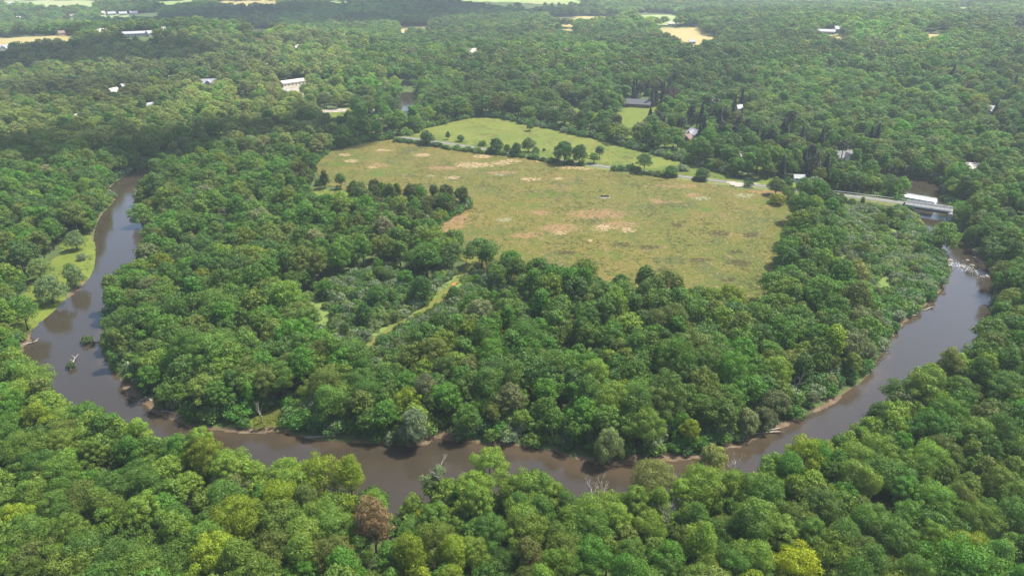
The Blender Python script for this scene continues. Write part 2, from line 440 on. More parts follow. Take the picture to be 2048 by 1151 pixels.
def growing(a, b, step, lo, hi):
    mid = list(np.arange(a, b, step)); s = step; v = a; left = []
    while v > lo:
        s *= 1.12; v -= s; left.append(v)
    s = step; v = mid[-1]; right = []
    while v < hi:
        s *= 1.12; v += s; right.append(v)
    return np.array(left[::-1] + mid + right)


gx = growing(-330, 400, 2.2, -6500, 6500)
gy = growing(95, 760, 2.2, -1500, 7000)
GX, GY = np.meshgrid(gx, gy)
X, Y = GX.ravel(), GY.ravel()
near = (X > -420) & (X < 520) & (Y > 40) & (Y < 820)
rd = np.full(X.shape, -99.0)
rd[near] = river_d(X[near], Y[near])
Z = ht(X, Y)
bank = np.clip((rd + 4.5) / 4.5, 0, 1)            # 0 away, 1 at the waterline
Z = Z - 1.0 * bank * bank * (3 - 2 * bank)
Z = Z - np.clip(rd * .22, 0, 1.8)
Z += (wob(X, Y, 30) * .12 - .2) * (rd < -6)
mud = np.clip((rd + 2.2) / 2.2, 0, 1) * .7 * (dist_line(RIVER, X, Y, True) < 14)
opn = np.zeros(X.shape)
for pl in [MEADOW, FIELD2, SCRUB, SCRUB_R] + list(GRASS.values()):
    opn[inside(pl, X, Y)] = .75
idx = np.arange(len(X)).reshape(GX.shape)
F = np.stack([idx[:-1, :-1].ravel(), idx[:-1, 1:].ravel(), idx[1:, 1:].ravel(), idx[1:, :-1].ravel()], 1)
link('ground', np_mesh('ground', np.stack([X, Y, Z], 1), F, [M_GROUND], smooth_=True, attrs={'mud': ('FLOAT', 'POINT', mud), 'open': ('FLOAT', 'POINT', opn)}))['kind'] = 'structure'


def gz(x, y):
    """ground height with the river channel"""
    x = np.atleast_1d(np.asarray(x, float)); y = np.atleast_1d(np.asarray(y, float))
    z = ht(x, y)
    r = river_d(x, y)
    b = np.clip((r + 4.5) / 4.5, 0, 1)
    return z - b * b * (3 - 2 * b) - np.clip(r * .22, 0, 1.8)


def sheet(name, inside_fn, lo, hi, cell, mtl, lift, attrs_fn=None, relief=0.0, height=None):
    xs = np.arange(lo[0], hi[0] + cell, cell); ys = np.arange(lo[1], hi[1] + cell, cell)
    A, B = np.meshgrid(xs, ys); a, b = A.ravel(), B.ravel()
    id_ = np.arange(len(a)).reshape(A.shape)
    f = np.stack([id_[:-1, :-1].ravel(), id_[:-1, 1:].ravel(), id_[1:, 1:].ravel(), id_[1:, :-1].ravel()], 1)
    ok = inside_fn(a, b)
    f = f[ok[f].any(1)]
    use = np.unique(f); mp = np.full(len(a), -1); mp[use] = np.arange(len(use))
    a, b = a[use], b[use]
    z = (height(a, b) if height else ht(a, b)) + lift
    if relief: z = z + relief * np.clip(wob(a, b, 3.1) + wob(b, a, 7.7), 0, 2)
    at = attrs_fn(a, b) if attrs_fn else {}
    o = link(name, np_mesh(name, np.stack([a, b, z], 1), mp[f], [mtl], smooth_=True, attrs={k: ('FLOAT', 'POINT', v) for k, v in at.items()}))
    o['kind'] = 'structure'
    return o


def poly_sheet(name, poly, cell, mtl, lift, **k):
    def ins(x, y):
        w = cell * .8 + 1.0
        return inside(poly, x + w * wob(x, y, 9), y + w * wob(y, x, 8))
    return sheet(name, ins, poly.min(0) - 2, poly.max(0) + 2, cell, mtl, lift, **k)


# water
def shoal(x, y):
    di = dist_line(inner_s, x, y); do = dist_line(outer_s, x, y)
    s = np.clip(1 - di / (6.5 + 4 * wob(x, y, 60)).clip(2.5), 0, 1) * .55 + np.clip(1 - do / 3.0, 0, 1) * .15
    c = gp(1010, 905); s += .22 * np.exp(-0.5 * (((x - c[0]) / 45) ** 2 + ((y - c[1]) / 9) ** 2))
    c = gp(1320, 925); s += .2 * np.exp(-0.5 * (((x - c[0]) / 30) ** 2 + ((y - c[1]) / 6) ** 2))
    return {'shoal': s}


sheet('river_water', lambda x, y: river_d(x, y) > -1.6, (-330, 95), (400, 760), 2.0, M_WATER, -1.0, attrs_fn=shoal, height=lambda x, y: 0 * x)

M_MUD = ramp_mat('bank_mud', [(.110, .078, .046), (.3, .45, .62, (.145, .108, .068)), (1.2, .5, .7, (.070, .050, .032))], bump=.5, dist=.2)
BARS = [(325, 818, 9, .9), (375, 845, 9, .9), (265, 780, 7, .8), (520, 856, 9, .7), (885, 866, 9, 1.0), (1290, 912, 14, .7), (1230, 917, 8, 1.0), (1490, 880, 11, .6), (1550, 855, 7, .4), (1660, 808, 7, .3), (1790, 655, 9, .3), (1895, 515, 8, 1.2), (1965, 520, 9, 1.4), (45, 690, 8, 1.0), (150, 577, 8, .7)]
for (a_, b_, len_, wid_) in BARS:
    c_ = gp(a_, b_, -1.0)
    sheet('mud_bar', lambda x, y: (np.abs(river_d(x, y) + .2) < (.15 + wid_ * (1.2 + 1.1 * wob(x, y, 5))) * np.clip(1.3 - np.hypot(x - c_[0], y - c_[1]) / len_, 0, 1)), c_ - len_ * 1.4, c_ + len_ * 1.4, .6, M_MUD, -.93, height=lambda x, y: .25 * np.clip(-river_d(x, y), 0, 4) + .08 * wob(x, y, 3))
# meadow with its bare and dark patches
PATCH = {
    'dry': [(950, 330, 36, 6), (1003, 327, 24, 4), (905, 356, 15, 3), (1060, 358, 17, 4), (1118, 357, 10, 3), (842, 310, 18, 3), (702, 322, 14, 3), (742, 335, 12, 2), (965, 313, 18, 3), (1020, 322, 22, 3), (1085, 322, 16, 2), (770, 300, 20, 2), (690, 310, 16, 2), (1205, 455, 22, 7), (1120, 465, 14, 5), (1255, 460, 14, 4), (1160, 335, 45, 4), (1180, 480, 8, 3)],
    'red': [(1120, 455, 45, 10), (1195, 428, 60, 10), (1312, 402, 24, 5), (1240, 450, 42, 9), (905, 440, 34, 20), (1080, 425, 20, 5), (1385, 391, 16, 4), (1345, 404, 20, 3), (1530, 383, 34, 4), (870, 462, 30, 8), (760, 330, 20, 4), (1000, 345, 40, 4), (890, 335, 34, 4), (1330, 372, 40, 3), (1050, 470, 30, 6), (1370, 372, 24, 3)],
    'white': [(1490, 391, 20, 4), (1400, 397, 16, 3), (860, 352, 14, 2), (1000, 350, 14, 2), (1210, 394, 12, 2), (1010, 440, 16, 4)],
    'dark': [(1240, 490, 20, 5), (1325, 540, 16, 4), (1400, 520, 26, 4), (1440, 467, 20, 6), (1480, 525, 26, 6), (1300, 495, 20, 4), (1382, 490, 15, 3), (1470, 505, 18, 4), (1500, 470, 14, 5), (1320, 360, 16, 2), (1130, 505, 22, 4), (1460, 560, 18, 4), (1350, 450, 16, 4)],
    'green': [(1580, 420, 22, 30), (1565, 500, 12, 60), (1100, 390, 70, 8), (760, 345, 60, 5), (1200, 510, 60, 8), (1380, 420, 60, 6), (680, 330, 30, 8), (1540, 405, 40, 4), (1040, 410, 60, 8)],
}


def patches(x, y):
    px, py, _ = project(x, y, 0 * x)
    px = px + 7 * wob(x, y, 11); py = py + 1.6 * wob(y, x, 9)
    r = {}
    for k, L in PATCH.items():
        v = np.zeros(x.shape)
        for (a, b, w, h) in L:
            e = ((px - a) / w) ** 2 + ((py - b) / h) ** 2
            v = np.maximum(v, np.clip(1.2 - .55 * e, 0, 1) * .62)
        r[k] = v * {'dark': 1.15, 'red': .92, 'dry': .98}.get(k, .9)
    return r


poly_sheet('meadow', MEADOW, 1.1, M_MEADOW, .06, attrs_fn=patches)
poly_sheet('pasture', FIELD2, 1.3, M_FIELD2, .05, attrs_fn=lambda x, y: {'green': np.clip(1 - dist_line(ROAD, x, y) / 26, 0, 1) * .9})
for k, pl in GRASS.items():
    far_ = k.startswith('lawn')
    poly_sheet('lawn' if far_ else 'grass_clearing', pl, 2.5 if far_ else 1.2, M_GRASS, .14 if far_ else .09, height=None if far_ else gz)
sheet('grass_trail', lambda x, y: dist_line(TRAIL, x, y) < 1.35 + 1.1 * wob(x, y, 5) - 1.2 * (wob(y, x, 13) < -.6), TRAIL.min(0) - 5, TRAIL.max(0) + 5, .8, M_TRAIL, .14,
      attrs_fn=lambda x, y: {'dirt': np.clip(1.1 - np.hypot((x - gp(908, 567)[0]) / 1.7, (y - gp(908, 567)[1]) / 3.2), 0, .8)})
for (nm, tone, pl) in FARF:
    poly_sheet(nm, pl, max(3.0, .02 * float(np.linalg.norm(pl.mean(0))) / 4), M_TAN if tone == 'tan' else M_PALE, .35)
for (nm, pl) in DIRT:
    poly_sheet(nm, pl, 1.5, M_GRAVEL, .22)

# road: an embankment with a paved sheet and a centre line
def ribbon(name, pl, zs, offs, mtl):
    pl = np.asarray(pl); n = len(pl); V = []; Fc = []
    for i in range(n):
        d = pl[min(i + 1, n - 1)] - pl[max(i - 1, 0)]; d /= np.linalg.norm(d); nr = np.array([-d[1], d[0]])
        for (o, dz, ab) in offs:
            p = pl[i] + nr * o; V.append((p[0], p[1], dz if ab else zs[i] + dz))
    k = len(offs)
    for i in range(n - 1):
        for j in range(k - 1):
            a = i * k + j; Fc.append((a, a + 1, a + k + 1, a + k))
    return np_mesh(name, np.array(V), np.array(Fc), [mtl], smooth_=False)


def resample(pl, zs, step):
    s = np.concatenate([[0], np.cumsum(np.linalg.norm(np.diff(pl, axis=0), axis=1))])
    t = np.arange(0, s[-1], step)
    return np.stack([np.interp(t, s, pl[:, 0]), np.interp(t, s, pl[:, 1])], 1), np.interp(t, s, zs)


RP, RZ = resample(smooth(ROAD, 2), smooth(np.stack([ROADZ, ROADZ], 1), 2)[:, 0], 4.0)
BR_A, BR_B = gp(1818, 407, 3.4), gp(1898, 419, 3.4)
ddir = (BR_B - BR_A) / np.linalg.norm(BR_B - BR_A)
tt = (RP - BR_A) @ ddir
west = tt < -1; east = tt > np.linalg.norm(BR_B - BR_A) + 1
for sel in (west, east):
    if sel.sum() < 2: continue
    link('road_embankment', ribbon('road_embankment', RP[sel], RZ[sel], [(-8, -.4, True), (-3.2, .02, False), (3.2, .02, False), (8, -.4, True)], M_VERGE))['kind'] = 'structure'
    link('road', ribbon('road', RP[sel], RZ[sel], [(-2.4, .06, False), (2.4, .06, False)], M_ASPHALT))['kind'] = 'structure'
    link('road_marking', ribbon('road_marking', RP[sel], RZ[sel], [(-.12, .085, False), (.12, .085, False)], M_LINE))['kind'] = 'structure'

# ------------------------------------------------------------------ bridges
BL = float(np.linalg.norm(BR_B - BR_A)); brz = math.atan2(ddir[1], ddir[0]); bc = (BR_A + BR_B) / 2
b1 = tag(empty('road_bridge', (bc[0], bc[1], 0), brz), 'grey concrete road bridge carrying the field road over the river on one pier', 'bridge')
m = MB(); m.box((0, 0, 3.16), (BL + 3, 7.2, .4)); m.build('deck', M_CONC, b1)
m = MB(); m.box((0, 0, 3.41), (BL + 3, 6.2, .07)); m.build('roadway', M_ASPHALT, b1)
for s in (-2.9, -1.0, 1.0, 2.9):
    m = MB(); m.box((0, s, 2.35), (BL, .45, 1.03)); m.build('girder', M_GIRD, b1)
for s in (-1, 1):
    m = MB(); m.box((0, s * 3.45, 3.62), (BL + 3, .26, .5))
    for q in np.linspace(-BL / 2, BL / 2, 10): m.box((q, s * 3.45, 4.05), (.18, .18, .36))
    m.box((0, s * 3.45, 4.29), (BL + 3, .22, .12)); m.build('railing', M_CONCP, b1)
m = MB()
for q in (-2.8, 0, 2.8): m.box((-BL * .22, q, -.7), (.9, .9, 4.4))
m.box((-BL * .22, 0, 1.66), (1.3, 7.6, .34)); m.build('pier', M_CONC, b1)
for s in (-1, 1):
    m = MB(); m.box((s * (BL / 2 + .9), 0, .5), (1.6, 8.8, 4.7)); m.box((s * (BL / 2 + 2.4), -4.9, .6), (4.4, .5, 4.4)); m.box((s * (BL / 2 + 2.4), 4.9, .6), (4.4, .5, 4.4)); m.build('abutment', M_CONC, b1)
W2A, W2B = gp(1806, 390.5, 3.0), gp(1872, 402, 3.0)
d2 = W2B - W2A; L2 = float(np.linalg.norm(d2)); c2 = (W2A + W2B) / 2
b2 = tag(empty('old_bridge', (c2[0], c2[1], 0), math.atan2(d2[1], d2[0])), 'white concrete slab bridge standing just upstream of the grey road bridge', 'bridge')
m = MB(); m.box((0, 0, 2.8), (L2, 7.6, .4)); m.build('deck', M_CONCP, b2)
for s in (-1, 1):
    m = MB(); m.box((0, s * 3.6, 3.25), (L2, .35, .5)); m.build('parapet', M_CONCP, b2)
    m = MB(); m.box((0, s * 3.0, 2.05), (L2, .6, 1.1)); m.build('girder', M_CONC, b2)
    m = MB(); m.box((s * (L2 / 2 - .5), 0, .4), (1.6, 7.4, 4.2)); m.build('abutment', M_CONC, b2)
# guard rail beside the road west of the bridge
for side, lab in ((-4.4, 'steel guard rail on the meadow side of the road before the bridge'), (4.4, 'steel guard rail on the wooded side of the road before the bridge')):
    g = tag(empty('guard_rail', (BR_A[0], BR_A[1], 0), 0), lab, 'guard rail')
    sel = (tt < -2) & (tt > -62)
    pl, zs = RP[sel], RZ[sel]
    pts = []
    for i in range(len(pl)):
        d = pl[min(i + 1, len(pl) - 1)] - pl[max(i - 1, 0)]; d /= np.linalg.norm(d)
        q = pl[i] + np.array([-d[1], d[0]]) * side - BR_A; pts.append((q[0], q[1], zs[i]))
    m = MB(); m.tube([(p[0], p[1], p[2] + .62) for p in pts], [.16] * len(pts), 6); m.build('rail', M_STEEL, g)
    for p in pts:
        m = MB(); m.box((p[0], p[1], p[2] + .25), (.14, .14, .7)); m.build('post', M_STEEL, g)

# ------------------------------------------------------------------ tree shapes


def leaf_cloud(C, Nn, size, rng, flat=.35, tri=False):
    """a leaf spray (bent quad) at every C, facing about Nn"""
    n = len(C)
    N = Nn + rng.normal(0, flat, (n, 3)); N /= np.linalg.norm(N, axis=1)[:, None]
    up = rng.normal(0, 1, (n, 3)); T = np.cross(N, up); T /= np.linalg.norm(T, axis=1)[:, None]; B = np.cross(N, T)
    s = size * rng.uniform(.6, 1.35, n)[:, None]
    w = rng.uniform(.55, .95, n)[:, None]
    V = np.stack([C - T * s, C - B * s * w + N * s * .25, C + T * s, C + B * s * w - N * s * .2], 1).reshape(-1, 3)
    F = np.arange(n * 4).reshape(n, 4)
    return V, F


def crown_pts(rng, R, H, z0, nclump, nleaf, crad=(.24, .42), shape='round'):
    """leaf positions and normals for a crown of sprays gathered in clumps over a domed volume"""
    k = np.arange(nclump) + .5
    ph = k * 2.39996 + rng.uniform(0, 6.28)
    cz = 1 - 1.45 * k / nclump                     # 1 .. -.45
    cr = np.sqrt(np.clip(1 - cz ** 2, 0, 1))
    jit = rng.uniform(.58, 1.12, nclump)
    lob = 1 + .16 * np.sin(2 * ph + rng.uniform(0, 6.28)) + .10 * np.sin(3 * ph + rng.uniform(0, 6.28))
    if shape == 'tall': lob = lob * .85
    cx = cr * np.cos(ph) * R * .80 * jit * lob; cy = cr * np.sin(ph) * R * .80 * jit * lob
    czz = z0 + H * .42 + cz * H * .44 * rng.uniform(.8, 1.08, nclump)
    rad = R * rng.uniform(crad[0], crad[1], nclump)
    Cc = np.stack([cx, cy, czz], 1)
    p = rad ** 2; p = p / p.sum()
    w = rng.choice(nclump, nleaf, p=p)
    d = rng.normal(0, 1, (nleaf, 3)); d[:, 2] = d[:, 2] + .55; d /= np.linalg.norm(d, axis=1)[:, None]
    lump = 1 + .22 * np.sin(d[:, 0] * 7 + w * 1.7) * np.sin(d[:, 1] * 6 + w) * np.sin(d[:, 2] * 6 + w * .6)
    rr = rng.uniform(.50, 1.05, nleaf) ** .45 * lump
    st = rng.uniform(0, 1, nleaf) < .07; rr = np.where(st, rr * rng.uniform(1.05, 1.35, nleaf), rr)
    P = Cc[w] + d * (rad[w] * rr)[:, None] * np.array([1.12, 1.12, .82])
    return P, d, w


def conifer_pts(rng, R, H, z0, nlayer, nleaf):
    t = rng.uniform(0, 1, nleaf) ** .75            # 0 top .. 1 base
    lay = np.round(t * nlayer) / nlayer + rng.normal(0, .018, nleaf)
    a = rng.uniform(0, 2 * PI, nleaf)
    nb = 7
    a = np.round(a / (2 * PI) * nb + lay * 3.1) / nb * 2 * PI - lay * 3.1 * 2 * PI / nb + rng.normal(0, .26, nleaf)
    rr = rng.uniform(.1, 1, nleaf) ** .6
    rad = R * (.08 + .95 * np.clip(lay, 0, 1)) * rr
    z = z0 + H * (1 - np.clip(lay, 0, 1)) - rr * R * .22
    P = np.stack([np.cos(a) * rad, np.sin(a) * rad, z], 1)
    d = np.stack([np.cos(a) * .5, np.sin(a) * .5, np.full(nleaf, .85)], 1)
    return P, d, np.round(lay * nlayer).astype(int)


def crown_mesh(name, P, d, w, size, rng, m, flat=.4):
    V, F = leaf_cloud(P, d, size, rng, flat)
    n = len(P)
    lv = np.repeat(rng.uniform(0, 1, n), 4)
    cv = np.repeat(rng.uniform(0, 1, int(w.max()) + 2)[w] * .7 + rng.uniform(0, .3, n), 4)
    return np_mesh(name, V, F, [m], attrs={'leafvar': ('FLOAT_VECTOR', 'POINT', np.stack([lv, cv, lv * 0], 1))})


def trunk_tubes(m, rng, R, zc, ztop, r0, nlimb=5):
    lean = rng.normal(0, .35, 2)
    m.tube([(0, 0, -.4), (lean[0] * .3, lean[1] * .3, zc * .5), (lean[0], lean[1], zc), (lean[0] * 1.5, lean[1] * 1.5, ztop)], [r0 * 1.35, r0, r0 * .8, r0 * .25], 7)
    for i in range(nlimb):
        a = i * 2.4 + rng.uniform(-.4, .4); L = R * rng.uniform(.55, .8); z = zc * rng.uniform(.75, 1.15)
        m.tube([(lean[0] * z / zc, lean[1] * z / zc, z), (math.cos(a) * L * .5, math.sin(a) * L * .5, z + L * .5), (math.cos(a) * L, math.sin(a) * L, z + L * .85)], [r0 * .5, r0 * .32, r0 * .12], 5)


def tree_proto(kind, seed, nleaf, size, nc=(38, 58), cr_=(.13, .29)):
    """(trunk mesh, crown mesh, crown radius, height)"""
    rng = np.random.default_rng(seed)
    m = MB()
    if kind == 'broad':
        R = rng.uniform(4.3, 6.5); H = rng.uniform(8.4, 13.0); z0 = rng.uniform(2.8, 4.4)
        P, d, w = crown_pts(rng, R, H, z0, int(rng.integers(*nc)), nleaf, cr_)
        trunk_tubes(m, rng, R, z0 + 1.2, z0 + H * .75, .30, 5); h = z0 + H
    elif kind == 'full':
        R = rng.uniform(4.4, 5.0); H = rng.uniform(9.5, 10.5); z0 = .5
        P, d, w = crown_pts(rng, R, H, z0, int(rng.integers(30, 42)), nleaf, (.18, .34)); P[:, 2] = np.maximum(P[:, 2], .1)
        trunk_tubes(m, rng, R, 2.6, z0 + H * .7, .3, 6); h = z0 + H
    elif kind == 'tall':
        R = rng.uniform(3.4, 4.2); H = rng.uniform(11.5, 13.5); z0 = 3.6
        P, d, w = crown_pts(rng, R, H, z0, int(rng.integers(20, 30)), nleaf, (.26, .44), 'tall')
        trunk_tubes(m, rng, R, z0 + 1.5, z0 + H * .8, .27, 5); h = z0 + H
    elif kind == 'willow':
        R = rng.uniform(4.2, 5.0); H = rng.uniform(8, 9.5); z0 = .9
        P, d, w = crown_pts(rng, R, H, z0, int(rng.integers(26, 38)), nleaf, (.20, .32))
        dr = np.hypot(P[:, 0], P[:, 1]) / R
        P[:, 2] -= np.clip(dr - .5, 0, 1) * rng.uniform(0, 2.2, len(P)); P[:, 2] = np.maximum(P[:, 2], .1)
        trunk_tubes(m, rng, R, 2.4, z0 + H * .7, .3, 6); h = z0 + H
    elif kind == 'shrub':
        R = rng.uniform(1.7, 2.2); H = rng.uniform(2.4, 3.0); z0 = -.2
        P, d, w = crown_pts(rng, R, H, z0, int(rng.integers(9, 15)), nleaf, (.30, .5)); P[:, 2] = np.maximum(P[:, 2], .03)
        m.tube([(0, 0, -.3), (.1, 0, .6), (.2, .1, 1.5)], [.12, .09, .03], 5)
        for i in range(4):
            a = i * 1.6; m.tube([(0, 0, .1), (math.cos(a) * .6, math.sin(a) * .6, .8), (math.cos(a) * 1.1, math.sin(a) * 1.1, 1.4)], [.07, .05, .02], 5)
        h = H
    elif kind == 'conifer':
        R = rng.uniform(3.5, 4.4); H = rng.uniform(13.5, 16); z0 = 1.2
        P, d, w = conifer_pts(rng, R, H, z0, 13, nleaf)
        m.tube([(0, 0, -.4), (0, 0, H * .5), (0, 0, H + .6)], [.32, .2, .04], 7); h = H + z0
    elif kind == 'pine':
        R = rng.uniform(2.6, 3.2); H = rng.uniform(7.5, 9); z0 = 6.5
        P, d, w = crown_pts(rng, R, H, z0, 16, nleaf, (.22, .36), 'tall')
        m.tube([(0, 0, -.4), (0, 0, z0), (.1, .1, z0 + H * .9)], [.28, .22, .05], 7)
        for i in range(5):
            a = i * 2.4; m.tube([(0, 0, z0 - 1 + i), (math.cos(a) * 1.8, math.sin(a) * 1.8, z0 - .4 + i)], [.07, .03], 5)
        h = z0 + H
    elif kind == 'weed':
        R, h = .8, .6
        c = rng.uniform(-.7, .7, (nleaf, 2)); P = np.stack([c[:, 0], c[:, 1], rng.uniform(.05, .55, nleaf)], 1)
        d = np.stack([c[:, 0] * .3, c[:, 1] * .3, np.full(nleaf, 1.3)], 1); w = np.arange(nleaf) % 5
    tm = m.mesh(kind + '_trunk', M_BARK, True) if m.V else None
    cm = crown_mesh(kind + '_crown', P, d, w, size, rng, M_NEEDLE if kind in ('conifer', 'pine') else M_LEAF, .32 if kind == 'broad' else .42)
    return tm, cm, R, h


def joined(tm, cm, name):
    """trunk and crown in one mesh, for the far masses"""
    bm = bmesh.new(); bm.from_mesh(cm); n = len(bm.faces)
    if tm: bm.from_mesh(tm)
    bm.faces.ensure_lookup_table()
    for f in bm.faces[n:]: f.material_index = 1
    me = bpy.data.meshes.new(name); bm.to_mesh(me); bm.free()
    me.materials.append(cm.materials[0]); me.materials.append(M_BARK)
    return me


HERO = [tree_proto('broad', 100 + i, 15000, .13) for i in range(9)] + [tree_proto('tall', 120 + i, 13000, .135) for i in range(3)]
MID = [tree_proto('broad', 200 + i, 5200, .24, (34, 50), (.15, .30)) for i in range(8)] + [tree_proto('tall', 220 + i, 4200, .27) for i in range(2)]
FAR = [tree_proto('broad', 300 + i, 1900, .42, (16, 28), (.22, .40)) for i in range(8)]
FULL = [tree_proto('full', 350 + i, 5500, .21) for i in range(5)]
WILLOW = [tree_proto('willow', 400 + i, 8500, .17) for i in range(4)]
SHRUB = [tree_proto('shrub', 500 + i, 1300, .165) for i in range(6)]
CONI = [tree_proto('conifer', 600 + i, 2600, .34) for i in range(4)] + [tree_proto('pine', 620 + i, 1600, .32) for i in range(2)]
WEED = [tree_proto('weed', 700 + i, 16, .19) for i in range(5)]

# ------------------------------------------------------------------ tints (leaf albedo)
T_DARK, T_MID, T_RICH = (.056, .122, .024), (.084, .168, .032), (.070, .175, .024)
T_LIGHT, T_LIME, T_BLUE = (.130, .215, .036), (.190, .275, .026), (.064, .132, .036)
T_OLIVE, T_SILVER, T_PALE = (.104, .152, .036), (.165, .215, .105), (.21, .26, .085)
T_RUST, T_YELLOW, T_PURPLE = (.20, .150, .09), (.32, .41, .020), (.055, .035, .036)


def lerp(a, b, t): return a[None] * (1 - t[:, None]) + b[None] * t[:, None]


def tints(x, y, rng):
    """species patches: which kind of tree grows where"""
    n = len(x)
    A = np.array
    px, py, _ = project(x, y, ht(x, y) + 10)
    u = rng.uniform(0, 1, n); v = rng.uniform(0, 1, n)
    big = wob(x, y, 70); sm = wob(y + 50, x, 24)
    c = lerp(A(T_DARK), A(T_MID), np.clip(.62 + .35 * big + rng.normal(0, .3, n), 0, 1))
    c = np.where((v < .20)[:, None], A(T_RICH)[None], c)
    c = np.where(((v > .20) & (v < .34))[:, None], A(T_OLIVE)[None], c)
    c = np.where(((v > .34) & (v < .46 + .10 * sm) & (y > 170))[:, None], A(T_BLUE)[None], c)
    nearw = (y < 165) & (py > 850)
    c = np.where((nearw & (u < .22))[:, None], lerp(A(T_MID), A(T_LIGHT), np.clip(.25 + .4 * rng.uniform(0, 1, n), 0, 1)), c)
    lightp = np.clip(.10 + .12 * sm, 0.02, .3) + .12 * nearw + .18 * ((px < 620) & (py < 300) & (py > 60)) + .08 * (py < 250)
    c = np.where((u > 1 - lightp)[:, None], A(T_LIGHT)[None] * .92, c)
    c = np.where((u < .014)[:, None] | ((v > .965) & nearw)[:, None], A(T_LIME)[None] * .8, c)
    c = np.where(((u > .03) & (u < .055))[:, None], A(T_SILVER)[None] * .8, c)
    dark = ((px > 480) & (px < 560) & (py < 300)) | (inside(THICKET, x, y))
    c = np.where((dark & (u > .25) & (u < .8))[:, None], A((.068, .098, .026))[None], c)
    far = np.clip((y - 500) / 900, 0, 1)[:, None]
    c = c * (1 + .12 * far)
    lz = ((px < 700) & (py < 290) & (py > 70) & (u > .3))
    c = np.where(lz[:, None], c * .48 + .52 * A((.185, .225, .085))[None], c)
    stand = wob(x * .7 + 300, y * .7, 120)
    c = c * (1 + .55 * stand * np.clip((y - 350) / 300, 0, 1))[:, None]
    return c * rng.uniform(.80, 1.22, (n, 1)) * (1 + rng.normal(0, .04, (n, 3)))


# ------------------------------------------------------------------ scatter


def hexgrid(y0, y1, s, rng, kx=.86, jit=.36):
    ys = np.arange(y0, y1, s * .866); P = []
    for i, yy in enumerate(ys):
        w = kx * yy + 110
        xs = np.arange(-w, w, s) + (i % 2) * s / 2
        P.append(np.stack([xs, np.full(len(xs), yy)], 1))
    P = np.concatenate(P)
    return P + rng.uniform(-jit * s, jit * s, P.shape)


rs = np.random.default_rng(21)
P0 = hexgrid(52, 190, 5.8, rs); P0b = hexgrid(190, 430, 6.5, rs); P1 = hexgrid(430, 900, 9.2, rs); P2 = hexgrid(900, 1750, 11.5, rs); P3 = hexgrid(1750, 3500, 14.5, rs)
ob = outer_s[(outer_s[:, 1] < 190)]
ob, _ = resample(ob, np.zeros(len(ob)), 4.4)
dd_ = np.gradient(ob, axis=0); dd_ /= np.linalg.norm(dd_, axis=1)[:, None]
ob = ob + np.stack([dd_[:, 1], -dd_[:, 0]], 1) * rs.uniform(1.0, 4.0, (len(ob), 1)) + rs.normal(0, .8, ob.shape)
PP = np.concatenate([P0, ob, P0b, P1, P2, P3])

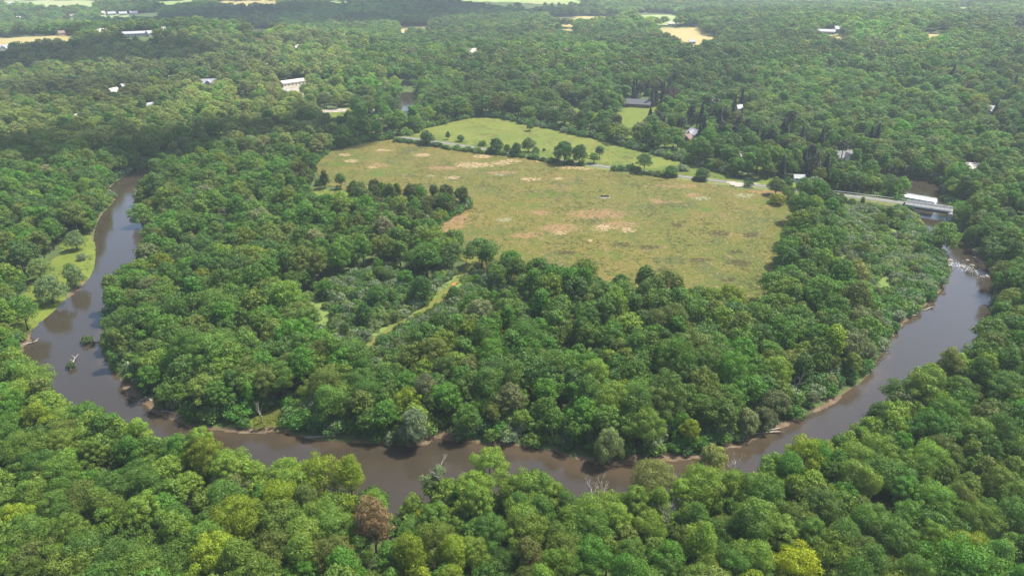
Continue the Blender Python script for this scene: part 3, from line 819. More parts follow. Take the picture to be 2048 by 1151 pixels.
# houses first, so that the wood keeps clear of them:  px, py, width m, depth m, wall height, turn, wall, roof, kind, label
WHT, CRM, TANW, GRYW, BRNW, BLUW = (.36, .355, .335), (.66, .60, .48), (.48, .36, .28), (.45, .45, .46), (.16, .10, .075), (.55, .62, .70)
R_GRY, R_DRK, R_WHT, R_RED, R_BRN, R_TAN = (.27, .27, .28), (.085, .085, .09), (.30, .30, .295), (.20, .11, .085), (.16, .115, .09), (.46, .40, .33)
HOUSES = [
    (6, 106, 17, 11, 5.5, 0.2, WHT, R_GRY, 'house', 'big white house with steep cross gables at the left edge of the photo'),
    (64, 71, 11, 8, 3.2, -.4, WHT, R_WHT, 'house', 'bright white house behind the long tan field at far left'),
    (124, 72, 8, 7, 4.2, .3, TANW, R_BRN, 'house', 'narrow brick pink house at the back of the tan field'),
    (205, 69, 20, 12, 3.6, .1, CRM, R_TAN, 'house', 'wide tan roofed house right of the tan field'),
    (271, 72, 30, 11, 3.4, 0.02, WHT, R_WHT, 'barn', 'long low barn with a brilliant white metal roof'),
    (301, 71, 9, 8, 3.0, .5, WHT, R_WHT, 'shed', 'small white roofed shed right of the long white barn'),
    (330, 65, 9, 8, 4.0, .1, WHT, R_GRY, 'house', 'small white house with grey roof between the sheds and the pink house'),
    (366, 60, 14, 10, 4.2, .2, TANW, R_RED, 'house', 'rosy house with a red roof amid dark woods at far left'),
    (147, 36, 14, 9, 4.0, .4, TANW, R_BRN, 'house', 'brown brick house left of the row of white houses'),
    (204, 30, 14, 9, 4.0, -.3, CRM, R_TAN, 'house', 'cream house at the left end of the distant row of houses'),
    (224, 31, 15, 9, 4.0, .2, WHT, R_GRY, 'house', 'white house second from the left in the distant row'),
    (247, 31, 15, 9, 4.0, .0, WHT, R_WHT, 'house', 'white roofed house in the middle of the distant row'),
    (268, 30, 15, 9, 4.0, .3, WHT, R_GRY, 'house', 'white house at the right end of the distant row'),
    (31, 10, 26, 12, 4.0, .1, WHT, R_WHT, 'barn', 'broad white roof near the upper left corner below the pale field'),
    (22, 17, 16, 10, 4.0, .5, WHT, R_WHT, 'barn', 'second white roof near the upper left corner, slightly lower'),
    (40, 40, 14, 9, 3.6, .3, CRM, R_TAN, 'house', 'pale tan roofed house among trees above the long tan field'),
    (228, 191, 11, 8, 4.0, .8, TANW, R_TAN, 'house', 'tan house deep among trees left of the small white houses'),
    (254, 179, 9, 7, 3.2, .3, WHT, R_WHT, 'house', 'little white house just right of the tan wooded house'),
    (348, 163, 8, 7, 3.6, .2, WHT, R_WHT, 'house', 'small white house left of the pale gabled house'),
    (363, 172, 6, 5, 3.0, .5, WHT, R_GRY, 'shed', 'white shed between two white houses in the left woods'),
    (420, 174, 17, 10, 4.2, -.25, WHT, R_GRY, 'house', 'pale house with grey hipped gables below the wooded hill'),
    (531, 136, 9, 7, 4.5, .9, WHT, R_TAN, 'house', 'narrow pale house beside the bright drive below the wooded hill'),
    (595, 100, 10, 8, 3.4, .6, GRYW, R_GRY, 'house', 'grey house alone right of the wooded hill'),
    (657, 79, 20, 12, 3.4, -.2, BRNW, R_BRN, 'house', 'low brown house under bare trees at far centre left'),
    (588, 170, 30, 9, 3.6, .55, CRM, R_TAN, 'building', 'long tan roofed building standing in the pale gravel lot'),
    (571, 190, 8, 6, 3.0, .0, WHT, R_WHT, 'house', 'small white roofed house below the gravel lot'),
    (302, 219, 10, 7, 3.2, .4, WHT, R_GRY, 'house', 'white walled house beside the small gravel lot in the left woods'),
    (161, 241, 8, 6, 3.4, .3, BLUW, R_WHT, 'house', 'pale blue house on the shaded edge of the left woods'),
    (730, 121, 9, 7, 4.0, .9, WHT, R_GRY, 'house', 'white house alone in the woods left of the cream house'),
    (945, 111, 19, 11, 4.0, .1, CRM, R_TAN, 'house', 'cream house with terraces alone in the far central woods'),
    (808, 74, 16, 10, 4.0, .4, WHT, R_WHT, 'house', 'white house in front of the small pale central field'),
    (835, 66, 20, 9, 4.0, .0, WHT, R_GRY, 'barn', 'long white barn at the back of the small pale central field'),
    (1276, 213, 22, 9, 2.9, -.12, BRNW, R_DRK, 'house', 'long dark brown bungalow on the lawn above the pasture'),
    (1388, 279, 10, 8, 4.6, -.9, WHT, R_GRY, 'house', 'white gabled house above the middle of the pasture hedge'),
    (1369, 284, 9, 7, 3.2, .2, BRNW, R_RED, 'house', 'red roofed house touching the white gabled house'),
    (1428, 216, 8, 7, 5.5, .7, WHT, R_WHT, 'house', 'white roof peak rising from dark trees above the pasture'),
    (1474, 236, 7, 6, 8.5, .8, WHT, R_GRY, 'house', 'tall narrow white house among the conifers'),
    (1487, 319, 8, 6, 3.0, .3, CRM, R_TAN, 'house', 'cream house behind the trees at the right tip of the pasture'),
    (1686, 322, 13, 9, 3.6, .6, GRYW, R_DRK, 'house', 'dark grey gabled house in the woods above the bridges'),
    (1938, 344, 9, 7, 3.2, .3, CRM, R_TAN, 'house', 'pale roofed house above the river beyond the white bridge'),
    (1597, 362, 6, 4, 2.4, .3, BLUW, R_WHT, 'shed', 'pale blue shed beside the road left of the bridges'),
    (1564, 12, 26, 12, 4.5, .0, WHT, R_WHT, 'barn', 'white barn far off at the top centre right'),
    (1651, 69, 22, 11, 4.0, .0, WHT, R_WHT, 'barn', 'white roofed barn behind the small tan field at far right'),
    (1677, 64, 13, 9, 4.0, .5, WHT, R_GRY, 'house', 'white house right of the white barn by the small tan field'),
    (1909, 22, 14, 10, 4.0, .2, WHT, R_WHT, 'house', 'white house beside the far right clearing'),
    (2001, 7, 30, 12, 4.5, .0, WHT, R_WHT, 'barn', 'white barn near the top right corner'),
    (2031, 7, 26, 12, 4.5, .2, WHT, R_WHT, 'barn', 'white barn nearest the top right corner'),
    (1954, 55, 9, 8, 4.5, .2, CRM, R_TAN, 'house', 'tiny cream house in the far right woods'),
    (1980, 229, 12, 9, 3.6, .2, GRYW, R_GRY, 'house', 'grey roofed house between the two yellow trees at right'),
    (1384, 88, 9, 6, 3.2, .1, WHT, R_WHT, 'shed', 'white shed standing in the tan hay field'),
    (1342, 52, 10, 7, 3.5, .1, CRM, R_TAN, 'house', 'cream house in the tree line behind the tan hay field'),
]
HXY = [gp(h[0], h[1], 0) for h in HOUSES]

xx, yy = PP[:, 0], PP[:, 1]
keep = np.ones(len(PP), bool)
nr = (yy < 830) & (np.abs(xx) < 620)
rdd = np.full(len(PP), -99.0); rdd[nr] = river_d(xx[nr], yy[nr])
keep &= (rdd < -3.0) | ((rdd < -1.2) & ((yy < 175) | (dist_line(inner_s, xx, yy) > 14)))
keep &= ~inside(MEADOW, xx, yy) & ~inside(FIELD2, xx, yy)
roadd = np.full(len(PP), 99.0); roadd[nr] = dist_line(ROAD, xx[nr], yy[nr])
keep &= roadd > 11
traild = np.full(len(PP), 99.0); traild[nr] = dist_line(TRAIL, xx[nr], yy[nr])
keep &= traild > 4.0
for pl in list(GRASS.values()) + [p for _, _, p in FARF] + [p for _, p in DIRT]:
    keep &= ~inside(pl, xx, yy)
# a meadow edge keeps its near trees a little back
shrink = np.zeros(len(PP), bool)
for (h, c) in zip(HOUSES, HXY):
    r = max(h[2], h[3]) * .5 + 4.0
    dx, dy = xx - c[0], yy - c[1]
    n = math.hypot(*c); t = -(dx * c[0] + dy * c[1]) / n           # metres toward the camera
    lat = np.abs(dx * c[1] - dy * c[0]) / n
    keep &= ~((np.hypot(dx, dy) < r) | ((t > 0) & (t < r + .025 * n) & (lat < h[2] * .5)))
    shrink |= (t > 0) & (t < r + .062 * n) & (lat < h[2] * .5)
br = (np.abs(xx - (bc[0] + c2[0]) / 2) < 24) & (np.abs(yy - (bc[1] + c2[1]) / 2) < 9)
keep &= ~br
keep &= ~inside(gpl([(1808, 428), (1897, 428), (1887, 374), (1813, 370)]), xx, yy)
shrink |= inside(gpl([(1650, 386), (1778, 401), (1776, 436), (1636, 418)]), xx, yy)
cor = gpl([(782, 268), (824, 262), (836, 226), (800, 232)]); shrink |= inside(cor, xx, yy)
# ------------------------------------------------------------------ conifers among the gardens
rc = np.random.default_rng(5)
con = []
def cgroup(n, x0, x1, y0, y1):
    for _ in range(n): con.append((rc.uniform(x0, x1), rc.uniform(y0, y1)))
cgroup(30, 1395, 1500, 225, 290); cgroup(10, 1500, 1600, 250, 310); cgroup(16, 1240, 1340, 178, 205); cgroup(10, 1640, 1760, 285, 320); cgroup(12, 1570, 1670, 325, 352)
cgroup(8, 1430, 1520, 200, 235); cgroup(6, 1560, 1640, 345, 362); cgroup(8, 1290, 1420, 240, 290); cgroup(6, 1900, 2040, 160, 240)
con.sort()
cdone = []
for j, (a, b) in enumerate(con):
    q = gp(a, b + 6, 2)
    if any(np.hypot(*(q - c)) < 4.2 for c in cdone): continue
    if inside(FIELD2, q[:1], q[1:])[0] or dist_line(ROAD, q[:1], q[1:])[0] < 9: continue
    if any(np.hypot(*(q - h)) < 9 for h in HXY): continue
    cdone.append(q)
for q in cdone: keep &= np.hypot(xx - q[0], yy - q[1]) > 5.2
# sight line over the water below the bridge
LOW = (inside(SCRUB, xx, yy) | inside(SCRUB_R, xx, yy))
sparse = rs.uniform(0, 1, len(PP))
keep &= ~(LOW & (sparse < .84))
resid = np.zeros(len(PP), bool)
for pl in [gpl([(1200, 200), (1340, 180), (1480, 230), (1490, 320), (1400, 290), (1240, 255)]), gpl([(120, 20), (350, 20), (350, 75), (0, 75), (0, 40)]), gpl([(440, 170), (760, 160), (760, 240), (440, 225)])]:
    resid |= inside(pl, xx, yy)
keep &= ~(resid & (sparse < .30))
cv = gp(548, 840); keep &= np.hypot((xx - cv[0] - 2) / 1.4, yy - cv[1]) > 7.0
gapn = (sparse < .035) & (yy < 700)
keep &= ~gapn
PP = PP[keep]; LOW = LOW[keep]; rdd = rdd[keep]; shrink = shrink[keep]; xx, yy = PP[:, 0], PP[:, 1]
NT = len(PP)
zz = gz(xx, yy) if NT < 1 else ht(xx, yy)
nb = rdd > -30
zz[nb] = gz(xx[nb], yy[nb])
scl = rs.uniform(.66, 1.18, NT) * np.where(rs.uniform(0, 1, NT) < .05, 1.25, 1.0) * (1 + .10 * wob(xx, yy, 40))
scl *= 1 + .22 * np.clip((yy - 380) / 200, 0, 1) + .25 * np.clip((yy - 800) / 300, 0, 1) + .35 * np.clip((yy - 1600) / 400, 0, 1)
scl *= np.where(rs.uniform(0, 1, NT) < .12, .72, 1.0)
scl[LOW] *= .55; scl[shrink] *= .5
th = inside(THICKET, xx, yy); scl[th] *= .74
inn = dist_line(inner_s, xx, yy) < 9; scl[inn & (yy < 420)] *= .80
nearbank = (dist_line(outer_s, xx, yy) < 10) & (yy < 190); scl[nearbank] *= .97
scl *= np.where((yy > 150) & (yy < 430), .90, np.where(yy <= 150, .83, 1.0))
hsc = np.minimum(scl ** .8, 1.12) * np.where(yy < 170, rs.uniform(.88, 1.10, NT), rs.uniform(.80, 1.18, NT))
rot = rs.uniform(0, 6.283, NT)
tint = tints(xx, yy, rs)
# the bank rows carry more silver and light foliage
u = rs.uniform(0, 1, NT)
wr = (inside(SCRUB_R, xx, yy) | (inn & (xx > 60))) & (u < .45)
tint[wr] = np.array(T_SILVER)[None] * rs.uniform(.55, 1.0, (wr.sum(), 1))
nb2 = nearbank & (u < .5)
tint[nb2] = np.array(T_LIGHT)[None] * rs.uniform(.9, 1.35, (nb2.sum(), 1))

# single trees of their own look: pixel of the crown, then the tint
SPECIAL = [
    (745, 1040, T_RUST, .95, 'rusty brown withered tree amid green crowns in the near wood'),
    (1600, 1118, T_YELLOW, .85, 'glowing yellow tree at the bottom edge, right of centre'),
    (1610, 905, T_LIME, .9, 'lime yellow tree leaning over the water on the near bank, right side'),
    (25, 1030, T_LIME, 1.0, 'lime tree at the left edge of the near wood'),
    (430, 1110, T_LIME, 1.0, 'bright lime tree at the bottom edge, left of the rusty brown tree'),
    (480, 1035, T_LIME, .8, 'lime tree beside the dark gap in the near wood'),
    (560, 1000, T_LIME, .85, 'lime tree behind the lime one by the dark gap, near bank left of centre'),
    (640, 945, T_LIME, .8, 'lime tree at the waterside, left of the leaning sparse tree'),
    (700, 948, T_LIME, .85, 'second bright lime tree at the waterside, just right of the first'),
    (820, 1110, T_LIME, .7, 'lime tree at the bottom edge, right of the rusty brown tree'),
    (1405, 1085, T_LIGHT, 1.2, 'fresh pale green tree left of the glowing yellow tree'),
    (400, 885, T_LIGHT, 1.15, 'pale yellow green tree where the near bank bends, lower left'),
    (980, 930, T_LIGHT, 1.2, 'pale green tree jutting over the river at the centre of the near bank'),
    (1900, 725, T_PALE, .8, 'pale tree reaching over the river from the right bank'),
    (1310, 950, T_PALE, .75, 'feathery pale tree on the near bank right of the bare grey snag'),
    (1430, 885, T_PALE, .95, 'cream green willow standing at the water on the far bank, right of centre'),
    (850, 998, T_YELLOW, .5, 'small yellow tree at the foot of the bare sparse tree on the near bank'),
    (1555, 735, T_LIGHT, 1.2, 'bright green tree standing above the river in the far wood, right of centre'),
    (1190, 748, T_LIGHT, 1.25, 'light green tree in the middle of the wooded peninsula'),
    (175, 370, T_LIGHT, 1.1, 'light green tree on the left bank where the river narrows'),
    (300, 365, T_LIGHT, 1.0, 'light green tree at the right bank where the river narrows, upper left'),
    (1345, 765, T_SILVER, .8, 'silvery willow in the far wood beyond the river, right of centre'),
    (1555, 297, T_YELLOW, .6, 'golden yellow tree at the wood edge right of the white gabled house'),
    (1192, 240, T_YELLOW, .95, 'vivid yellow tree by the hedge at the far left end of the gardens'),
    (1950, 207, T_YELLOW, .5, 'yellow tree in the far right woods, upper of two'),
    (1945, 225, T_YELLOW, .45, 'yellow tree in the far right woods, lower of two'),
    (1325, 195, T_PURPLE, 1.0, 'dark purple leaved tree beside the garden lawn, right one'),
    (1288, 198, T_PURPLE, .9, 'dark purple leaved tree directly behind the brown bungalow'),
]
SPI = {}
for (px, py, tn, k, lab) in SPECIAL:
    q = gp(px, py, 9.5)
    dd = np.hypot(xx - q[0], yy - q[1])
    for j in SPI: dd[j] = 1e9
    i = int(np.argmin(dd)); SPI[i] = lab
    tint[i] = np.array(tn) * k
    if dd[i] < 8 or py > 860: xx[i], yy[i] = q
    if lab.startswith(('rusty', 'glowing')):
        fr = (np.hypot(xx - xx[i], yy - yy[i] + 2.5) < 7.5); fr[list(SPI)] = False; scl[fr] *= .62; hsc[fr] *= .66
    PP[i] = (xx[i], yy[i]); scl[i] = max(scl[i], .88) * (.9 if lab.startswith('rusty') else 1.0) * (.5 if 'small' in lab else 1)
    hsc[i] = max(hsc[i], 1.0) * (1.04 if py > 900 else 1) * (.55 if 'small' in lab else 1)

# which trees are built one by one: the largest in the picture
px, py, dp = project(xx, yy, zz + 10 * hsc)
inv = (px > -12) & (px < 2060) & (py > -5) & (py < 1172)
size = np.where(inv, 5 * scl / dp, 0)
order = np.argsort(-size)
N_SOLO = 262
solo = [int(i) for i in order[:N_SOLO]]
for i in SPI:
    if i not in solo: solo.append(i)
solo_set = set(solo)

NUM = ['first', 'second', 'third', 'fourth', 'fifth', 'sixth', 'seventh', 'eighth', 'ninth', 'tenth', 'eleventh', 'twelfth', 'thirteenth', 'fourteenth', 'fifteenth', 'sixteenth', 'seventeenth', 'eighteenth', 'nineteenth']
TEN = {2: 'twenty', 3: 'thirty', 4: 'forty', 5: 'fifty', 6: 'sixty', 7: 'seventy', 8: 'eighty', 9: 'ninety'}


def ordinal(n):
    if n <= 19: return NUM[n - 1]
    t, r = divmod(n, 10)
    return (TEN[t] + '-' + NUM[r - 1]) if r else TEN[t][:-1] + 'ieth'


def tone(c):
    s = c[0] + c[1]; ra = c[0] / c[1]
    if c[2] / c[1] > .42: return 'silvery green'
    if ra > .72: return 'olive green' if s < .3 else 'yellow green'
    if s > .20: return 'light green'
    if s < .10: return 'dark green'
    return 'deep green' if ra < .44 else 'mid green'


def place_tree(i, protos, name, label, cat, group, k):
    tm, cm, R, h = protos[k % len(protos)]
    o = empty(name, (xx[i], yy[i], zz[i] - .1), rot[i], (scl[i], scl[i], hsc[i]))
    tag(o, label, cat, group)
    t = link('trunk', tm, o); c = link('crown', cm, o)
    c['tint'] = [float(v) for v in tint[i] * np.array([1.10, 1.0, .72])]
    return o


# labels by rows counted up from the bottom edge of the photo, each counted from the left
todo = [i for i in solo if i not in SPI]
row_edge = [1151 - 46 * j for j in range(40)]
rows = {}
for i in todo:
    rows.setdefault(max(0, int((1158 - py[i]) // 46)), []).append(i)
bank = {}
for r, L in sorted(rows.items()):
    L.sort(key=lambda i: px[i])
    for n, i in enumerate(L):
        if rdd[i] > -10:
            place = 'at the water'
        else:
            place = 'in the wood'
        sz = 'broad' if scl[i] > 1.02 else ('small' if scl[i] < .78 else 'rounded')
        up = 'the bottom row' if r == 0 else 'the %s row up' % ordinal(r + 1)
        lab = '%s %s tree %s, %s from the left in %s' % (sz, tone(tint[i]), place, ordinal(n + 1), up)
        place_tree(i, HERO, 'broadleaf_tree', lab, 'tree', 'broadleaf trees of the nearest woods', (i * 7 + n) % 12)
for i, lab in SPI.items():
    place_tree(i, WILLOW if 'willow' in lab else HERO, 'broadleaf_tree', lab, 'tree', 'trees of a striking colour', i)


# ------------------------------------------------------------------ the far wood as one mass


def hidden_collection(name, meshes):
    c = bpy.data.collections.new(name)
    for k, me in enumerate(meshes):
        o = bpy.data.objects.new('%s_%02d' % (name, k), me); c.objects.link(o)
    return c


def scatter(name, pts, rotz, scale, tint_, idx_, coll, kind='stuff', label=None, cat=None):
    n = len(pts)
    me = bpy.data.meshes.new(name); me.vertices.add(n); me.vertices.foreach_set('co', np.ascontiguousarray(pts, np.float32).ravel())
    for nm, ty, arr in (('turn', 'FLOAT_VECTOR', np.stack([rotz * 0, rotz * 0, rotz], 1)), ('size', 'FLOAT_VECTOR', scale), ('tint', 'FLOAT_COLOR', np.concatenate([tint_, np.ones((n, 1))], 1)), ('which', 'INT', idx_)):
        a = me.attributes.new(nm, ty, 'POINT')
        a.data.foreach_set({'FLOAT_VECTOR': 'vector', 'FLOAT_COLOR': 'color', 'INT': 'value'}[ty], np.ascontiguousarray(arr, np.int32 if ty == 'INT' else np.float32).ravel())
    o = link(name, me)
    ng = bpy.data.node_groups.new(name, 'GeometryNodeTree')
    ng.interface.new_socket('Geometry', in_out='INPUT', socket_type='NodeSocketGeometry')
    ng.interface.new_socket('Geometry', in_out='OUTPUT', socket_type='NodeSocketGeometry')
    gi = ng.nodes.new('NodeGroupInput'); go = ng.nodes.new('NodeGroupOutput')
    ip = ng.nodes.new('GeometryNodeInstanceOnPoints'); ci = ng.nodes.new('GeometryNodeCollectionInfo')
    ci.inputs['Collection'].default_value = coll
    ci.inputs['Separate Children'].default_value = True; ci.inputs['Reset Children'].default_value = True
    ip.inputs['Pick Instance'].default_value = True

    def na(nm, ty):
        x = ng.nodes.new('GeometryNodeInputNamedAttribute'); x.data_type = ty; x.inputs['Name'].default_value = nm
        return x.outputs['Attribute']
    L = ng.links.new
    L(gi.outputs[0], ip.inputs['Points']); L(ci.outputs[0], ip.inputs['Instance'])
    L(na('which', 'INT'), ip.inputs['Instance Index']); L(na('size', 'FLOAT_VECTOR'), ip.inputs['Scale'])
    e2r = ng.nodes.new('FunctionNodeEulerToRotation'); L(na('turn', 'FLOAT_VECTOR'), e2r.inputs[0]); L(e2r.outputs[0], ip.inputs['Rotation'])
    L(ip.outputs[0], go.inputs[0])
    md = o.modifiers.new('scatter', 'NODES'); md.node_group = ng
    tag(o, label, cat, None, kind)
    return o


rest = np.array([i for i in range(NT) if i not in solo_set])
mid_meshes = [joined(t, c, 'mid_tree') for (t, c, R, h) in MID]
far_meshes = [joined(None, c, 'far_tree') for (t, c, R, h) in FAR]
wil_meshes = [joined(t, c, 'willow_mid') for (t, c, R, h) in WILLOW]
coll = hidden_collection('forest_kinds', mid_meshes + wil_meshes + far_meshes)
which = rs.integers(0, len(mid_meshes), NT)
isw = wr & (yy < 420); which[isw] = len(mid_meshes) + rs.integers(0, 4, isw.sum())
isf = yy > 720; which[isf] = len(mid_meshes) + 4 + rs.integers(0, 8, isf.sum())
tc = np.clip(tint * np.array([1.10, 1.0, .72]), .005, .6)
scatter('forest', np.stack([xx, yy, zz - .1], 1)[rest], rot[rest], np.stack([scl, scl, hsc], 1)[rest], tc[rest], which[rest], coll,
        label='unbroken green broadleaf forest stretching back from the river to the far hazy fields', cat='forest')

# ------------------------------------------------------------------ trees standing alone in the open: base pixel, width and height in pixels
LONE = [
    (854, 290, 27, 26, T_DARK, 'round dark tree at the left end of the hedge between the meadows'),
    (896, 279, 9, 15, T_BLUE, 'slim upright small tree in the left hedge, between two low bushes'),
    (922, 283, 15, 12, T_MID, 'low pointed young tree right of the slim upright tree'),
    (992, 307, 25, 29, T_DARK, 'tall oval dark tree where the road first shows in the hedge'),
    (1014, 308, 13, 18, T_MID, 'small tree immediately right of the tall oval hedge tree'),
    (1033, 312, 22, 25, T_DARK, 'dark oval tree, third of the hedge group by the road'),
    (1057, 304, 25, 26, T_OLIVE, 'loose olive tree with yellow tips behind the road hedge'),
    (1071, 314, 16, 18, T_MID, 'small round tree right below the loose olive tree'),
    (1128, 327, 40, 41, T_DARK, 'biggest dark tree of the hedge, left of a close pair'),
    (1159, 328, 29, 35, T_DARK, 'big dark tree of the hedge, right of a close pair'),
    (1187, 327, 21, 20, T_LIGHT, 'little light green tree on the roadside right of the dark pair'),
    (1199, 317, 19, 23, T_BLUE, 'neat round tree on the pasture behind the little light green tree'),
    (1287, 345, 30, 35, T_BLUE, 'lone round crowned tree with a clear trunk on the road edge'),
    (1340, 353, 25, 21, T_MID, 'bushy tree on the road edge right of the lone round crowned tree'),
    (1403, 360, 27, 22, T_DARK, 'bushy dark tree on the road edge near the gravel turnout'),
    (1550, 390, 32, 32, T_OLIVE, 'grey green tree at the meadow corner beside the yellow bush'),
    (1575, 398, 24, 24, T_LIGHT, 'light green tree just behind the yellow bush at the meadow corner'),
    (1572, 380, 20, 24, T_BLUE, 'blue green tree at the back of the meadow corner group'),
    (1625, 392, 34, 36, T_SILVER, 'drooping grey willow by the road right of the meadow corner'),
    (725, 418, 38, 38, T_DARK, 'dark spreading tree beside the small pale clearing in the thicket'),
    (845, 605, 44, 50, T_DARK, 'round dark tree alone beside the grass trail'),
    (757, 615, 36, 42, T_MID, 'round tree in the scrub left of the dark trail tree'),
    (730, 655, 32, 44, T_DARK, 'narrow dark tree in the scrub below the round scrub tree'),
    (105, 605, 52, 56, T_SILVER, 'big grey green willow on the left bank grass'),
    (155, 572, 36, 44, T_SILVER, 'grey green bushy tree at the waterside edge of the left bank grass'),
    (155, 500, 34, 40, T_SILVER, 'pale bushy tree at the upper end of the left bank grass'),
    (85, 560, 40, 44, T_PALE, 'pale yellowish tree behind the big willow on the left bank'),
    (286, 448, 42, 46, T_LIGHT, 'light green round tree on the small spit at upper left'),
    (1880, 500, 54, 56, T_LIGHT, 'leafy tree standing on the bar in the river below the bridge'),
    (1215, 920, 46, 60, T_PALE, 'rounded pale willow hanging over the water at the centre right far bank'),
    (830, 885, 52, 66, T_SILVER, 'grey willow leaning over the water at the centre far bank'),
    (1060, 262, 14, 18, T_MID, 'small tree on the pasture edge below the wood'),
    (875, 22, 7, 8, T_DARK, 'distant dark tree on the left end of the far pale field'),
    (1035, 17, 14, 11, T_DARK, 'round distant tree alone in the far pale field'),
    (1090, 14, 7, 8, T_DARK, 'small distant tree in the far pale field, left of a loose trio'),
    (1104, 15, 7, 8, T_DARK, 'small distant tree in the far pale field, in the middle of a loose trio'),
    (1118, 14, 7, 8, T_DARK, 'small distant tree in the far pale field, right of a loose trio'),
]
def py_left(a, b): return a < 320 and b > 430


for j, (bx, by, wpx, hpx, tn, lab) in enumerate(LONE):
    q = gp(bx, by, 0)
    z = float(gz(q[0], q[1])[0])
    _, _, d = project(q[0], q[1], z)
    wm = wpx * d / FPX; hm = hpx * d / FPX / math.cos(math.atan2(CAMZ, q[1]))
    protos = WILLOW if 'illow' in lab else (HERO if 'clear trunk' in lab or 'little light' in lab else FULL)
    wm *= 1.2; hm *= 1.15
    if py_left(bx, by): wm *= .95; hm *= .9; tn = tuple(.5 * a + .5 * b for a, b in zip(tn, T_LIGHT))
    tm, cm, R, h = protos[j % len(protos)]
    if hm < 4.5: tm, cm, R, h = SHRUB[j % len(SHRUB)]
    o = empty('lone_tree', (q[0], q[1], z - .1), j * 1.7, (wm / 2 / R * .95, wm / 2 / R * .95, hm / h))
    tag(o, lab, 'tree', 'single trees in the open')
    link('trunk', tm, o); c = link('crown', cm, o); c['tint'] = [float(v) * 1.0 for v in tn]

for j, q in enumerate(cdone):
    tm, cm, R, h = CONI[j % len(CONI)]
    s = rc.uniform(.95, 1.3)
    o = empty('conifer', (q[0], q[1], float(ht(q[0], q[1])) - .1), rc.uniform(0, 6), (s, s, s * rc.uniform(.9, 1.15)))
    kind_ = 'pointed dark spruce' if j % len(CONI) < 4 else 'tall ragged grey green pine'
    tag(o, '%s in the garden woods, %s conifer from the left' % (kind_, ordinal(j + 1)), 'conifer', 'conifers of the garden woods')
    link('trunk', tm, o); c = link('crown', cm, o)
    base = np.array((.026, .047, .022)) if j % len(CONI) < 4 else np.array((.050, .058, .030))
    c['tint'] = [float(v) for v in base * rc.uniform(.8, 1.25)]

# ------------------------------------------------------------------ shrubs: bank skirts, hedges, scrub
rh = np.random.default_rng(31)
sh = []   # x, y, scale, tint, where
def along(pl, step, off, sc, tn, where, jit=1.2):
    p, _ = resample(pl, np.zeros(len(pl)), step)
    for k in range(len(p)):
        d = p[min(k + 1, len(p) - 1)] - p[max(k - 1, 0)]; d = d / np.linalg.norm(d); nrm = np.array([-d[1], d[0]])
        q = p[k] + nrm * off + rh.normal(0, jit, 2)
        sh.append((q[0], q[1], rh.uniform(*sc), np.array(tn[int(rh.integers(len(tn)))]) * rh.uniform(.8, 1.2), where))


GRN = [T_MID, T_LIGHT, T_RICH, T_BLUE, T_SILVER]
along(inner_s, 3.2, 2.6, (.8, 1.5), GRN, 'bank'); along(inner_s, 3.4, 5.6, (1.0, 1.8), GRN, 'bank'); along(inner_s, 3.6, 8.6, (1.2, 2.0), GRN, 'bank')
along(outer_s, 3.2, -2.4, (.8, 1.5), GRN, 'outer bank'); along(outer_s, 3.4, -5.0, (1.0, 1.8), GRN, 'outer bank')
along(up_c, 3.0, 12.6, (1.0, 2.0), GRN, 'outer bank'); along(up_c, 3.0, -12.6, (1.0, 2.0), GRN, 'outer bank'); along(up_c, 3.4, 16, (1.2, 2.2), GRN, 'outer bank'); along(up_c, 3.4, -16, (1.2, 2.2), GRN, 'outer bank')
hedge = gpl([(795, 282), (850, 288), (900, 297), (960, 304), (1000, 308), (1045, 313), (1100, 322), (1150, 328), (1200, 331)])
along(hedge, 2.6, -1.8, (.7, 1.4), [T_MID, T_DARK, T_LIGHT], 'hedge', .8)
hedge2 = gpl([(1230, 339), (1262, 341), (1300, 347), (1340, 353), (1365, 355), (1400, 360), (1420, 362)])
along(hedge2, 3.0, -1.8, (.7, 1.4), [T_MID, T_DARK, T_OLIVE], 'hedge', .7)
fe = gpl([(1010, 240), (1080, 254), (1180, 276), (1300, 307), (1400, 334), (1455, 351)])
along(fe, 3.0, 2.0, (.9, 1.8), [T_MID, T_LIGHT, T_DARK, T_SILVER], 'wood edge', 1.0); along(fe, 3.4, 6.0, (1.2, 2.2), [T_MID, T_LIGHT, T_DARK], 'wood edge', 1.2)
ml = gpl([(625, 330), (660, 304), (720, 288), (800, 279), (850, 258), (905, 243), (960, 233), (1010, 238)])
along(ml, 3.0, 2.0, (.9, 1.9), [T_MID, T_LIGHT, T_DARK], 'wood edge', 1.0); along(ml, 3.3, 6, (1.4, 2.2), [T_MID, T_LIGHT, T_DARK], 'wood edge', 1.0)
te = gpl([(846, 472), (890, 445), (938, 414), (937, 392)])
along(te, 2.4, 1.8, (.9, 1.6), [T_MID, T_RICH], 'wood edge', .6)
me_ = gpl([(1608, 403), (1590, 442), (1573, 480), (1562, 520), (1546, 562)])
along(me_, 2.8, 2.0, (.9, 1.8), [T_MID, T_RICH, T_LIGHT], 'wood edge', .8)
